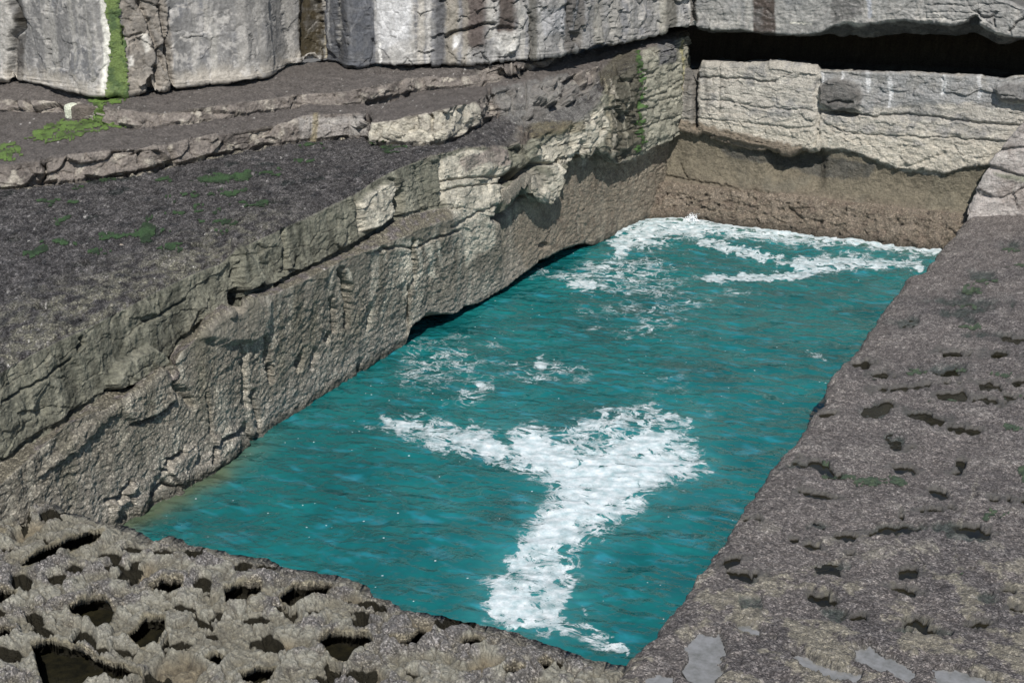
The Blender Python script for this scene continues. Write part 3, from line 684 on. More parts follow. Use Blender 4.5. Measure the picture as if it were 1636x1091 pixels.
for x, w_, c, k in ((672, 5, (.5, .47, .42), .8), (684, 3, (.6, .58, .55), .7), (703, 7, (.10, .10, .105), .9), (722, 9, (.30, .27, .22), .8), (758, 16, (.09, .065, .055), .85),
                    (743, 4, (.33, .3, .25), .6), (808, 14, (.07, .05, .04), .85), (850, 6, (.10, .095, .08), .8), (862, 4, (.4, .39, .37), .6), (908, 6, (.1, .09, .08), .8), (925, 5, (.11, .1, .09), .8), (955, 6, (.33, .31, .26), .5), (980, 8, (.42, .4, .36), .6), (1072, 9, (.09, .085, .07), .85), (1058, 5, (.38, .36, .3), .6), (790, 4, (.45, .44, .42), .7)):
    streak([(x, -20), (x + 1, 30), (x - 1, 60 if x in (758, 808) else 110)], w_ * 1.6, [q * .8 for q in c], k, seed=int(x) % 9)
zone([(795, 52), (830, 52), (826, 80), (800, 92), (792, 75)], (.5, .49, .46), .8, 5, seed=15); zone([(725, 58), (735, 56), (732, 75), (724, 80)], (.7, .69, .67), .9, 3, seed=16)
zone([(860, 18), (905, 10), (900, 50), (870, 60)], (.36, .36, .37), .6, 6, seed=17)
col *= (.86 + .32 * n_hi + .26 * n_md)[..., None]
wet = np.clip(.05 + wetm * .8 + .2 * ss(.1, .3, -vs), 0, .9)
o = mesh_from_grid('cliff', P, CLIFF, col, dict(mus=0 * wet, wet=wet))
tag(o, 'grey limestone cliff with dark and white water stains above the rock slabs', 'cliff', 'structure')
# weed hanging down the cliff
nn = fbm(P, 6., 4, seed=171)
n2_ = fbm(P, 18., 3, seed=172)
m = 6 * n2_ + dpoly(U, V, [(166, -30), (188, -30), (190, 30), (199, 60), (199, 100), (204, 156), (170, 158), (172, 120), (178, 90), (176, 50), (170, 20)]) + 5 * nn
cc = np.zeros(P.shape, F) + np.array([.125, .18, .05], F); cc = mixc(cc, ss(-.1, .25, n_md), (.055, .095, .03)); cc = mixc(cc, ss(.15, .3, n_lo), (.27, .33, .14), .6)
o = mesh_from_grid('hanging_weed', P + Nn * (.03 + .05 * np.clip(nn, 0, 1))[..., None], WEED, cc, {}, mask=(m > 0) & (h > -.05) & (h < 6))
tag(o, 'bright green weed hanging down the cliff beside a white streak', 'green weed', 'stuff')

# ================================================================== BACK WALL and overhanging beam
BU = np.arange(1000, 2100, 1.5)
B = lambda pts, k=None, v=None: curve(pts, BU, k, v)
b1 = B([(1000, 346), (1035, 349), (1100, 352), (1300, 376), (1500, 402), (1600, 412), (2100, 470)], 'z', 0)
b0 = b1 + np.array([0, .3, -1.2])
b2 = B([(1000, 296), (1060, 300), (1120, 306), (1250, 318), (1400, 338), (1540, 352), (1700, 372), (2100, 420)], 'y', 21.95)
b3 = B([(1000, 284), (1060, 288), (1120, 296), (1250, 308), (1400, 327), (1540, 342), (1700, 360), (2100, 405)], 'y', 22.2)
b4 = B([(1000, 190), (1090, 203), (1130, 214), (1160, 227), (1200, 234), (1258, 238), (1300, 236), (1312, 232), (1350, 236), (1390, 250), (1440, 270), (1470, 268), (1510, 276), (1560, 262), (1600, 262), (2100, 300)], 'y', 22.42)
b5 = B([(1000, 190), (1090, 205), (1130, 216), (1160, 229), (1200, 237), (1258, 242), (1300, 240), (1312, 236), (1350, 236), (1390, 250), (1440, 270), (1470, 268), (1510, 276), (1560, 260), (1600, 262), (2100, 300)], 'y', 22.30)
b6 = B([(1000, 106), (1110, 106), (1124, 101), (1200, 102), (1240, 102), (1300, 107), (1400, 112), (1480, 114), (1560, 119), (1600, 122), (1620, 117), (1700, 118), (2100, 122)], 'y', 22.45) - np.array([0, 0, .06])
b4[:, 1] += .5 * ss(1215, 1240, BU) * ss(1325, 1305, BU)
b5[:, 2] = np.minimum(b5[:, 2], b4[:, 2] + .1)
b7 = b6 + np.array([0, 4.5, -.5])
b8 = b7 + np.array([0, .4, 3.0])
rows = []; sid = []
seq = [(b0, 6), (b1, 56), (b2, 14), (b3, 90), (b4, 10), (b5, 150), (b6, 16), (b7, 8), (b8, 0)]
for i, (cv, n) in enumerate(seq[:-1]):
    for k in range(n):
        t = k / n; rows.append(cv * (1 - t) + seq[i + 1][0] * t); sid.append(i + t)
rows.append(b8); sid.append(8.); P = np.array(rows); sid = np.array(sid)
# hollow the smooth slope
P[..., 1] += (np.sin(np.clip(sid - 3, 0, 1) * math.pi) * .12)[:, None]
P = smooth_rows(smooth_rows(P, 3), 4, 1)
U, V = chart(P); Nn = grid_normals(P)
if Nn[200, 300, 1] > 0: Nn = -Nn
S = np.broadcast_to(sid[:, None], U.shape)
wall = (S >= 4.6) & (S < 6.3); low = (S < 2.6)
d = .07 * fbm(P, .8, 4, seed=201) + .03 * fbm(P, 4, 4, seed=202)
wq = worley(P, 7.0, 4); d += low * (.15 * fbm(P, 2.6, 5, gain=.6, ridge=True, seed=203) - .05 * np.clip(1 - wq[0] * 1.3, 0, 1))
tilt = P + np.stack([0 * U, 0 * U, P[..., 0] * .10], -1)
bed = fbm(tilt, 1., 4, ridge=True, seed=204, st3=(.35, .35, 5.)); d += wall * .03 * bed + (S > 2.8) * (S < 4.6) * (.05 * fbm(P, 1.5, 4, seed=207) + .03 * fbm(P, 5, 4, ridge=True, seed=208))
fh, fc = facets(warp(tilt, .25) * np.array([.7, .7, 1.6]), 1.1, 5); fh2, fc2 = facets(warp(P, .1, 3.) * np.array([.8, .8, 1.6]), 3.4, 6); d += wall * (.025 * fh + .02 * fh2 - .012 * ss(.04, 0, fc)) + low * (.04 * fh2)
fw = worley(warp(tilt, .35) * np.array([.6, .6, 1.5]), 1.2, 8); d += 0 * wall * (.05 * (fw[2] - .5) - .015 * (1 - ss(0, .08, fw[1] - fw[0])))
d += wall * .03 * fbm(P, 9, 3, ridge=True, seed=205) * ss(3.9, 2.6, P[..., 2])
cut([(1120, 125), (1180, 124), (1240, 132)], 1.8, .08, wall); cut([(1120, 160), (1170, 162), (1220, 172), (1308, 178)], 2, 0.06, wall, 2); cut([(1110, 186), (1160, 192), (1240, 202), (1300, 205)], 1.8, 0.05, wall, 3)
cut([(1308, 130), (1306, 160), (1310, 190), (1304, 232)], 3, .12, wall, 4); cut([(1312, 178), (1350, 183), (1400, 187), (1440, 183), (1490, 188), (1560, 196), (1636, 202), (1700, 210)], 2.2, 0.09, wall, 5); hole(1345, 181, 32, 4, .25, .06)
cut([(1325, 200), (1350, 210), (1400, 218), (1500, 220), (1600, 225)], 1.6, .06, wall, 6); cut([(1440, 268), (1470, 262), (1500, 248), (1507, 244)], 3, .06, S > 3, 7)
block([(1040, 215), (1120, 112), (1124, 100), (1308, 104), (1308, 236), (1260, 242), (1120, 212)], .13, 2.5, msk=wall)
block([(1311, 140), (1325, 128), (1350, 126), (1370, 135), (1377, 155), (1370, 175), (1330, 178), (1312, 165)], .22, 5, msk=wall)
cut([(1324, 163), (1345, 162), (1366, 164)], 1.8, .12, wall, 8)
block([(1590, 140), (1610, 135), (1660, 135), (1660, 165), (1600, 160)], .25, 5, msk=wall)
cut([(1112, 100), (1112, 150), (1112, 200)], 4, .4, wall, 9); cut([(1150, 108), (1152, 140), (1150, 178)], 2., .06, wall, 9)
cut([(1085, 262), (1095, 278), (1098, 285)], 2.0, .08, S > 1, 10); cut([(1258, 330), (1275, 345), (1288, 356)], 2.4, .07, S > 0, 11); cut([(1060, 280), (1100, 287), (1180, 302), (1240, 310)], 1.6, .08, (S > 2) & (S < 4), 12)
wp = worley(warp(P, .2, 3.) * np.array([.7, 1, 1.2]), 4.6, 12); d -= ((S > 1.4) & (S < 2.9)) * .10 * ss(.3, .1, wp[0]) * (wp[2] > .45)
d *= ss(-.2, .8, sid)[:, None]
P = P + Nn * d[..., None]
n_lo = fbm(P, .9, 4, seed=231); n_md = fbm(P, 3., 4, seed=232); n_hi = fbm(P, 12., 3, seed=233)
col = np.zeros(P.shape, F) + np.array([.20, .165, .125], F)
col = mixc(col, ss(2.9, 3.2, S) * (S < 5), (.185, .160, .115)); col = mixc(col, (S < 5) * (S > 2.9) * ss(.05, .3, n_lo), (.165, .15, .115), .7)
col = mixc(col, (S <= 2.9) * ss(.0, .3, n_md), (.15, .115, .09), .6); col = mixc(col, (S <= 2.9) * ss(.05, .3, -n_md), (.34, .28, .22), .6)
ppool = ss(.3, .1, wp[0]) * (wp[2] > .45) * (S > 1.4) * (S < 2.9); col = mixc(col, ppool, (.05, .045, .04), .7)
tan = ss(5.05, 5.25, S + .3 * n_md + .2 * n_hi) * (S < 7)
tan2 = ss(-3, 4, dpoly(U, V, [(1090, 190), (1310, 240), (1345, 238), (1390, 252), (1440, 272), (1500, 282), (1550, 265), (1700, 262), (1700, 90), (1090, 90)]) + rn(4, 7, .09)) * (S > 3.6) * (S < 7)
col = mixc(col, tan2, (.41, .385, .34)); col = mixc(col, tan2 * ss(0, .3, n_md), (.34, .32, .285), .6); col = mixc(col, tan2 * ss(3.4, 2.4, P[..., 2]) , (.50, .455, .365), .5)
col = mixc(col, tan2 * ss(0, .25, fbm(P, 2.2, 4, seed=240)) * ss(2.6, 3.2, P[..., 2]), (.235, .23, .222), .8)
cellp = worley(warp(tilt, .3) * np.array([1, 1, 1.6]), 1.8, 19); col = mixc(col, tan2 * ss(.06, .015, cellp[1] - cellp[0]) * (n_lo > -.1), (.6, .57, .5), .5)
zone([(1312, 115), (1400, 115), (1640, 124), (1640, 160), (1560, 165), (1480, 165), (1400, 172), (1320, 175)], (.26, .262, .262), .9, 8, seed=3, msk=wall)
zone([(1311, 140), (1325, 128), (1350, 126), (1372, 135), (1379, 155), (1370, 178), (1330, 180), (1312, 165)], (.115, .108, .10), .95, 3, seed=4, msk=wall)
zone([(1590, 140), (1610, 134), (1700, 134), (1700, 168), (1600, 160)], (.16, .155, .15), .9, 4, seed=5, msk=wall)
streak([(1127, 110), (1132, 140), (1131, 178)], 3.5, (.20, .19, .17), .85, wall)
for x, y0, y1, w_ in ((1387, 118, 145, 5), (1422, 125, 170, 4), (1508, 124, 150, 4.5), (1565, 122, 155, 4), (1314, 118, 130, 3), (1347, 116, 126, 3)):
    streak([(x, y0), (x + 1, (y0 + y1) / 2), (x - 1, y1)], w_, (.6, .6, .6), .8, wall, seed=int(x) % 7)
for x, y, r in ((1390, 205, 14), (1430, 210, 16), (1505, 210, 14), (1530, 212, 12), (1570, 212, 12), (1400, 160, 12), (1470, 230, 8)):
    zone([(x - r, y), (x, y - r * .7), (x + r, y), (x, y + r * .7)], (.27, .26, .25), .7, 9, seed=int(x) % 11, msk=wall)
zone([(1090, 100), (1120, 100), (1120, 200), (1095, 190)], (.12, .11, .10), .8, 4, seed=6, msk=wall)
zone([(1150, 235), (1300, 245), (1400, 262), (1390, 285), (1310, 285), (1240, 262), (1160, 250)], (.075, .075, .07), .75, 8, seed=7, msk=(S < 4.9))
zone([(1490, 275), (1600, 262), (1600, 345), (1480, 335)], (.20, .18, .13), .5, 8, seed=7, msk=(S < 4.9))
col = mixc(col, (S < 2) * ss(.30, .08, P[..., 2] + .15 * n_md), (.06, .052, .04), .75)
col *= ((.92 - .14 * (S < 4.6)) + .36 * n_hi + .30 * n_md)[..., None]
col[S > 6.1] *= .3  # slot floor and back painted darker to deepen the shade
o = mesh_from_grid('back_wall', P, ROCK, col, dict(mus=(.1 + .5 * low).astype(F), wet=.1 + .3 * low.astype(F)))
tag(o, 'pale rock wall over a brown shelf closing the far end of the pool', 'rock wall', 'structure')

# beam of rock above the dark slot
lp = B([(1000, 42), (1085, 40), (1100, 44), (1130, 47), (1180, 47), (1215, 51), (1260, 54), (1295, 55), (1315, 50), (1327, 42), (1350, 34), (1372, 38), (1400, 35), (1440, 31), (1480, 34),
        (1520, 38), (1550, 30), (1570, 38), (1590, 50), (1615, 57), (1660, 60), (2100, 90)], 'y', 21.9)
ub = lp.copy(); ub[:, 1] += .7; ub[:, 2] += -.12 - .30 * ss(1310, 1340, BU) * (1 - ss(1590, 1640, BU))
rows = []; sid = []
for t in np.linspace(0, 1, 8): rows.append((ub + np.array([0, 4.5, .1])) * (1 - t) + ub * t); sid.append(-2 + t)
for t in np.linspace(0, 1, 26)[1:]: rows.append(ub * (1 - t) + lp * t); sid.append(-1 + t)
tp = B([(1000, -20), (1085, -120), (1500, -120), (1560, -20), (1590, 0), (1612, 6), (1636, 16), (1700, 34), (2100, 60)], 'y', 21.9)
for t in np.linspace(0, 1, 160)[1:]: rows.append(lp * (1 - t) + tp * t); sid.append(t)
for t in np.linspace(0, 1, 8)[1:]: rows.append(tp * (1 - t) + (tp + np.array([0, 3.5, .2])) * t); sid.append(1 + t)
for t in np.linspace(0, 1, 20)[1:]: rows.append((tp + np.array([0, 3.5, .2])) * (1 - t) + (np.stack([tp[:, 0], tp[:, 1] + 3, 0 * BU + 9.5], -1)) * t); sid.append(2 + t)
P = np.array(rows); sid = np.array(sid); P = smooth_rows(smooth_rows(P, 2), 4, 1)
U, V = chart(P); Nn = grid_normals(P)
if Nn[100, 300, 1] > 0: Nn = -Nn
S = np.broadcast_to(sid[:, None], U.shape)
fh, fc = facets(warp(P, .25), .8, 15); fh2, fc2 = facets(warp(P, .1, 3.), 2.6, 16)
d = .02 * fh + .010 * fh2 - .012 * ss(.03, 0, fc) + .04 * fbm(P, .8, 4, seed=301) + .03 * fbm(P, 3, 4, seed=302) + .03 * fbm(P, 8, 3, seed=303) + .04 * fbm(P, 1., 3, ridge=True, seed=304, st3=(.4, .4, 6)) * .4
fw = worley(warp(P, .4), 1.1, 18); d += .04 * (fw[2] - .5)
cut([(1104, 0), (1100, 20), (1108, 44)], 6, .2); cut([(1563, 22), (1573, 29), (1582, 28), (1590, 20)], 1.8, .12); cut([(1612, 50), (1622, 38), (1640, 28)], 2, .15); hole(1118, 40, 6, 5, -.15)
hole(1558, 33, 9, 7, .3); cut([(1588, 30), (1589, 44)], 1.6, .1)
for i, y in enumerate((8, 20, 30)): cut([(1480, y), (1540, y + 2), (1600, y - 1)], 1.3, .03, 1., i)
P = P + Nn * d[..., None]
n_lo = fbm(P, .9, 4, seed=331); n_md = fbm(P, 3., 4, seed=332); n_hi = fbm(P, 12., 3, seed=333); vs = fbm(P, 1.0, 4, seed=334, st3=(3.5, 3.5, .2))
col = np.zeros(P.shape, F) + np.array([.26, .256, .243], F)
col = mixc(col, ss(0, .3, n_lo), (.22, .222, .225), .7); col = mixc(col, ss(.1, .35, vs), (.38, .36, .33), .5); col = mixc(col, ss(.1, .35, -vs), (.17, .165, .16), .5)
col = mixc(col, ss(.2, 0, S) * ss(0, .2, n_md), (.44, .42, .38), .6)
w1_ = zone([(1202, -30), (1237, -30), (1239, 55), (1204, 52)], (.065, .05, .042), .95, 3, 2, seed=3)
w2_ = zone([(1335, -30), (1385, -30), (1378, 25), (1330, 40), (1326, 20)], (.11, .105, .10), .85, 6, seed=4)
zone([(1090, -20), (1110, -20), (1112, 40), (1092, 45)], (.11, .10, .09), .8, 5, seed=5); zone([(1186, -20), (1203, -20), (1203, 50), (1196, 50)], (.36, .35, .32), .6, 3, seed=6)
streak([(1388, -10), (1390, 25)], 5, (.36, .38, .43), .6)
streak([(1265, 37), (1295, 40)], 2, (.6, .58, .5), .7)
col *= (.88 + .3 * n_hi + .25 * n_md)[..., None]
col *= (1 - .75 * ss(-.05, -.2, S + .1 * n_md))[..., None]; col[S > 1.1] *= .4  # underside and upper recess painted darker, standing in for their shade
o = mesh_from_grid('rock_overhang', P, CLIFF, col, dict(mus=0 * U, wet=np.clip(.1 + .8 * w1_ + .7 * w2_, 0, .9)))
tag(o, 'grey rock overhang above the black horizontal slot at the far end', 'rock overhang', 'structure')
# ================================================================== RIGHT LEDGE
EV = np.array([(340, 1556), (346, 1549), (370, 1530), (397, 1503), (412, 1494), (430, 1482), (442, 1450), (466, 1437), (488, 1417), (510, 1403), (529, 1392), (543, 1381), (573, 1362), (582, 1348), (602, 1331), (639, 1322),
               (650, 1307), (672, 1293), (705, 1274), (716, 1260), (749, 1234), (801, 1197), (830, 1183), (867, 1157), (911, 1124), (962, 1087), (1003, 1054), (1032, 1028), (1058, 1004), (1091, 985), (1150, 952), (1260, 892), (1700, 600)], float)
VV = np.concatenate([np.arange(330, 1150, 1.3), np.arange(1150, 1700, 8)])
eu = np.interp(VV, EV[:, 0], EV[:, 1]); 
du = np.concatenate([np.arange(0, 700, 1.4), np.arange(700, 1500, 20)])
def flat_pts(u, v, z):
    rx, ry, rz = ray(u, v); t = (z - EYE[2]) / rz
    return np.stack([EYE[0] + rx * t, EYE[1] + ry * t, np.broadcast_to(z, np.shape(t)) * 1.0], -1)
gu = eu[:, None] + du[None]; gv = VV[:, None] + 0 * gu
T = flat_pts(gu, gv, 1.0)
edge = T[:, :1].copy()
wallrows = [edge + np.array([-.05 + .12 * k, 0, -(1.0 - .0) * k * 2]) for k in (1.0, .8, .6, .45, .3, .2, .12, .06)]
P = np.concatenate(wallrows + [T], 1)
nw = len(wallrows)
U = np.concatenate([np.broadcast_to(gu[:, :1], (len(VV), nw)), gu], 1).astype(F); V = np.concatenate([np.broadcast_to(gv[:, :1], (len(VV), nw)), gv], 1).astype(F)
de = np.concatenate([np.zeros((len(VV), nw)), T[..., 0] - edge[..., 0]], 1)
n_lo = fbm(P, .7, 4, seed=431); n_md = fbm(P, 2.6, 4, seed=432); n_hi = fbm(P, 11., 3, seed=433)
dz = .07 * n_lo + .045 * n_md + .03 * fbm(P, 6, 4, ridge=True, seed=434)
near = ss(860, 1040, V)
wl = worley(P, 5.0, 44, flat=True); dz += .018 * (1 - wl[0]) * (1 + near)
dz -= .10 * np.exp(-de / .10)
S = 0 * U; d = 0 * U
pits = [(1384, 582, 19, 5), (1406, 600, 15, 5), (1524, 597, 15, 5), (1458, 618, 40, 3, -.1), (1410, 622, 13, 4), (1527, 633, 23, 7), (1582, 640, 22, 4, .15), (1417, 648, 11, 7), (1487, 668, 32, 5, .25), (1542, 686, 26, 5, .12), (1578, 616, 17, 6, .15),
        (1437, 715, 12, 3), (1443, 750, 18, 7, .1), (1535, 742, 7, 9), (1528, 755, 10, 4), (1312, 748, 30, 7, .4), (1626, 543, 20, 5), (1527, 565, 20, 4, .1), (1316, 661, 11, 3), (1619, 635, 11, 3), (1307, 790, 20, 5, .15), (1500, 788, 15, 7, .2),
        (1590, 797, 12, 3), (1492, 814, 14, 3, -.1), (1353, 858, 17, 6), (1435, 843, 18, 4), (1405, 851, 16, 3), (1296, 871, 11, 4, .3), (1270, 863, 8, 4), (1168, 898, 17, 7, -.2), (1190, 916, 22, 5, .1), (1326, 914, 14, 5), (1449, 915, 18, 9), (1445, 943, 22, 6, .25),
        (1312, 958, 23, 9, .2), (1373, 986, 13, 4), (1471, 999, 20, 10, .3), (1567, 997, 17, 6), (1630, 973, 14, 4), (1612, 944, 10, 3), (1205, 828, 8, 3), (1560, 846, 22, 6, .2), (1595, 565, 14, 4), (1630, 610, 14, 5), (1640, 800, 16, 6), (1700, 700, 25, 6), (1680, 900, 30, 9), (1720, 560, 22, 5), (1442, 826, 5, 6), (1357, 886, 5, 4)]
shal = [(1469, 594, 13, 5), (1571, 442, 20, 8, .1), (1546, 470, 16, 10, .2), (1545, 484, 62, 6, .03), (1447, 516, 27, 8), (1546, 512, 14, 6), (1568, 535, 20, 4), (1597, 567, 16, 6), (1425, 695, 12, 4), (1432, 705, 12, 12), (1623, 393, 13, 5), (1540, 852, 48, 15, .2), (1435, 845, 48, 9, -.05), (1337, 984, 26, 12, .5), (1197, 966, 20, 12), (1308, 838, 18, 7), (1330, 905, 26, 9), (1190, 925, 26, 8, .3),
        (1275, 742, 34, 5, .05), (1500, 1012, 25, 8, .2), (1540, 500, 40, 7, -.1), (1480, 668, 36, 8, .25), (1450, 1008, 20, 6), (1520, 590, 30, 8), (1400, 655, 26, 12), (1575, 960, 20, 8)]
pm = np.full(U.shape, -1e3, F)
for e in pits: pm = np.maximum(pm, dell(U, V, *e))
sm = np.full(U.shape, -1e3, F)
for e in shal: sm = np.maximum(sm, dell(U, V, *e))
jig = rough_near(U, V, 5, 10, .065)
pitd = ss(-2.0, 2.5, pm + jig); shd = ss(-2, 3, sm + jig)
rw = worley(P * np.array([1, .6, 1]), 1.25, 61, flat=True); rp = ss(.20, .12, rw[0]) * (rw[2] > .80) * (1 - (sm > -40) * 1.)
wl_ = np.clip(ss(-7, -2, pm + jig), 0, 1); dz = dz * (1 - .92 * wl_) + .01 * wl_; dz -= .11 * pitd + .05 * shd + .05 * rp
# shallow dips that hold puddles
PUD = [('largest pale puddle on the right ledge, just right of the near pool corner', [(1098, 1030), (1110, 1012), (1148, 1014), (1158, 1028), (1162, 1046), (1148, 1060), (1158, 1075), (1140, 1098), (1112, 1090), (1096, 1064)]),
       ('small thin puddle just above and right of the largest pale puddle', [(1172, 1000), (1185, 993), (1207, 1002), (1225, 1015), (1240, 1022), (1215, 1018), (1190, 1010)]),
       ('slanting narrow puddle between the largest puddle and the pointed one', [(1258, 1038), (1280, 1046), (1300, 1054), (1345, 1070), (1375, 1076), (1370, 1092), (1330, 1086), (1285, 1070)]),
       ('pointed grey puddle slanting down to the right, low on the right ledge', [(1364, 1036), (1390, 1030), (1410, 1046), (1440, 1060), (1462, 1076), (1450, 1090), (1420, 1074), (1390, 1064), (1366, 1056)]),
       ('rightmost puddle, cut by the bottom edge of the view', [(1490, 1072), (1520, 1068), (1560, 1078), (1600, 1090), (1540, 1100), (1500, 1094)]),
       ('leftmost small puddle, cut by the bottom edge beside the pitted ledge', [(1030, 1090), (1048, 1076), (1074, 1082), (1076, 1110), (1040, 1112)])]
pud = np.full(U.shape, -1e3, F)
for _, q in PUD: pud = np.maximum(pud, dpoly(U, V, q))
pudm = ss(-7, 6, pud + rough_near(U, V, 9, 10, .09))
dz = dz * (1 - .75 * pudm) - .045 * pudm
lipm = np.exp(-((V - (EV[-6, 0])) / 1e9) ** 2)
P = P + np.stack([0 * dz, 0 * dz, dz * np.concatenate([np.zeros(nw), np.ones(T.shape[1])])[None]], -1)
jx = (.10 * fbm(P, 1.6, 4, seed=436) + .05 * fbm(P, 6, 3, seed=437)) * np.exp(-de / .12); P[..., 0] += jx
col = np.zeros(P.shape, F) + np.array([.155, .137, .128], F)
col = mixc(col, ss(0, .3, n_lo), (.105, .095, .094), .7); col = mixc(col, ss(.05, .35, -n_lo) * (1 - near), (.165, .145, .135), .7)
tanm = ss(.04, .18, n_md + .25 * n_hi - .12 + .16 * near) * ss(760, 960, V); col = mixc(col, tanm, (.225, .205, .155), .75)
col = mixc(col, ss(.12, .25, n_md + .4 * n_hi) * (V < 900), (.25, .23, .21), .3)
col = mixc(col, ss(-12, 2, sm + jig) * (V < 800), (.085, .08, .08), .5)
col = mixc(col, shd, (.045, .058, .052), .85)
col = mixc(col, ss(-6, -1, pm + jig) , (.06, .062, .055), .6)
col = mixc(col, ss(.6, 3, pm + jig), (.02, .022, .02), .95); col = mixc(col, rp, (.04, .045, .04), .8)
col = mixc(col, pudm, (.10, .10, .09), .6)
col = mixc(col, np.exp(-de / .25) * ss(0, .2, n_hi), (.34, .31, .27), .4)
vein = dline(U, V, [(1420, 790), (1400, 840), (1370, 880)]); 
for q in ([(1300, 868), (1370, 858), (1440, 850)], [(1430, 866), (1480, 910), (1560, 950)], [(1560, 770), (1540, 830), (1520, 900)], [(1240, 930), (1290, 905), (1400, 890)], [(1340, 890), (1450, 880), (1500, 880)]):
    col = mixc(col, ss(3.5, 0, dline(*wob(U, V, 1, 2.), q) + rough_near(U, V, 11, 6, .15)), (.30, .28, .21), .3)
fl_ = 1 - ss(-5, -2, pm + jig); tex = fbm(P, 10., 4, gain=.65, seed=440); col = mixc(col, ss(.12, .3, tex) * fl_, (.27, .25, .235), .4); col = mixc(col, ss(.1, .3, -tex) * fl_, (.075, .068, .068), .5)
col *= (1 + (.5 * n_hi + .25 * n_md) * fl_)[..., None]
mus = np.clip(.95 - .35 * tanm - .6 * shd - ss(-5, -1, pm + jig), 0, 1); wet = np.clip(.25 + .5 * shd + .5 * pitd + .2 * n_lo, 0, .95)
me = bpy.data.meshes.new('pothole_water'); q = [(8.98, -2.6, .958), (20, -2.6, .958), (20, 21.2, .958), (8.9, 21.2, .958)]
me.from_pydata(q + [(a, b, .7) for a, b, c in q], [], [(0, 1, 2, 3), (7, 6, 5, 4), (0, 4, 5, 1), (1, 5, 6, 2), (2, 6, 7, 3), (3, 7, 4, 0)])
me.materials.append(DARKW); o = bpy.data.objects.new('pothole_water', me); C.objects.link(o); tag(o, 'dark still water standing in the potholes of the right ledge', 'water', 'structure')
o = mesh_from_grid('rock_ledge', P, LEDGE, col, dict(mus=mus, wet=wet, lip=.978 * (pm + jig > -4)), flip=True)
tag(o, 'dark purple grey mussel covered rock ledge with potholes right of the pool', 'rock ledge', 'structure')
# green weed in the potholes
gm = np.full(U.shape, -1e3, F)
for e in [(1340, 765, 26, 5, .15), (1385, 772, 30, 7, .05), (1425, 770, 24, 7, .1), (1300, 742, 26, 3), (1552, 466, 16, 7, .3), (1571, 450, 16, 4), (1535, 490, 30, 4), (1469, 594, 14, 5), (1400, 604, 10, 4), (1519, 642, 22, 3), (1612, 634, 14, 3), (1600, 600, 14, 4), (1618, 402, 14, 3), (1618, 688, 18, 5, .2), (1590, 825, 26, 7, -.2), (1640, 760, 14, 14), (1530, 590, 20, 3), (1456, 600, 8, 3), (1548, 525, 26, 3), (1622, 430, 14, 3), (1535, 922, 9, 4)]:
    gm = np.maximum(gm, dell(U, V, *e))
nn = fbm(P, 5, 5, gain=.7, seed=471); msk = (gm + 12 * nn > 2) & (nn > -.02)
Q = P + np.array([0, 0, .012]); Q[..., 2] += .03 * np.clip(nn, 0, 1)
cc = np.zeros(P.shape, F) + np.array([.045, .068, .04], F); cc = mixc(cc, ss(0, .3, n_hi), (.085, .115, .06), .6)
o = mesh_from_grid('pothole_weed', Q, WEED, cc, {}, mask=msk, flip=True)
tag(o, 'dull green weed lining the potholes of the right ledge', 'green weed', 'stuff')

# puddles: flat sheets of water lying in the dips
from collections import OrderedDict
for lab, q in PUD:
    pts = flat_pts(np.array([a for a, b in q], float), np.array([b for a, b in q], float), .988)
    c = pts.mean(0); pts = c + (pts - c) * 1.25
    bmv = [tuple(p) for p in pts] + [tuple(p - np.array([0, 0, .05])) for p in pts]; n = len(pts)
    me = bpy.data.meshes.new('puddle')
    me.from_pydata(bmv, [], [list(range(n)), list(range(2 * n - 1, n - 1, -1))] + [[i, n + i, n + (i + 1) % n, (i + 1) % n] for i in range(n)]); me.materials.append(STILL)
    import bmesh as _bm
    b_ = _bm.new(); b_.from_mesh(me); _bm.ops.recalc_face_normals(b_, faces=b_.faces); b_.to_mesh(me); b_.free()
    o = bpy.data.objects.new('puddle', me); C.objects.link(o); tag(o, lab, 'puddle', None, 'puddles on the right ledge')

# ================================================================== FRONT PITTED LEDGE
EF = np.array([(-420, 700), (-200, 735), (0, 786), (37, 788), (73, 797), (95, 812), (165, 828), (198, 841), (235, 860), (245, 856), (253, 852), (279, 857), (330, 871), (370, 880), (414, 883), (440, 898), (513, 911), (572, 929), (588, 944), (621, 959), (676, 973),
               (705, 982), (771, 995), (823, 1003), (848, 1017), (896, 1036), (958, 1048), (1004, 1058), (1100, 1078)], float)
UU = np.concatenate([np.arange(-420, -20, 4), np.arange(-20, 1090, 1.3)]); ev = np.interp(UU, EF[:, 0], EF[:, 1])
dv = np.concatenate([np.arange(0, 340, 1.1), np.arange(340, 900, 14)])
gv = ev[None] + dv[:, None]; gu = UU[None] + 0 * gv
T = flat_pts(gu, gv, 1.0)
edge = T[:1].copy(); ks = (1.0, .85, .7, .55, .42, .3, .2, .12, .06); nw = len(ks)
P = np.concatenate([edge + np.array([0, .12 - .2 * k, -1.9 * k]) for k in ks] + [T], 0)
U = np.concatenate([np.broadcast_to(gu[:1], (nw, len(UU))), gu], 0).astype(F); V = np.concatenate([np.broadcast_to(gv[:1], (nw, len(UU))), gv], 0).astype(F)
de = np.concatenate([np.zeros((nw, len(UU))), edge[..., 1] - T[..., 1]], 0)
S = 0 * U
n_lo = fbm(P, .8, 4, seed=531); n_md = fbm(P, 3.0, 4, seed=532); n_hi = fbm(P, 12., 3, seed=533)
W = P + .12 * np.stack([fbm(P, 2.2, 3, seed=541), fbm(P, 2.2, 3, seed=542), 0 * U], -1)
wA = worley(W, 3.4, 51, flat=True); wB = worley(W, 9.0, 52, flat=True)
ed = ss(1010, 700, U) * .5 + .5
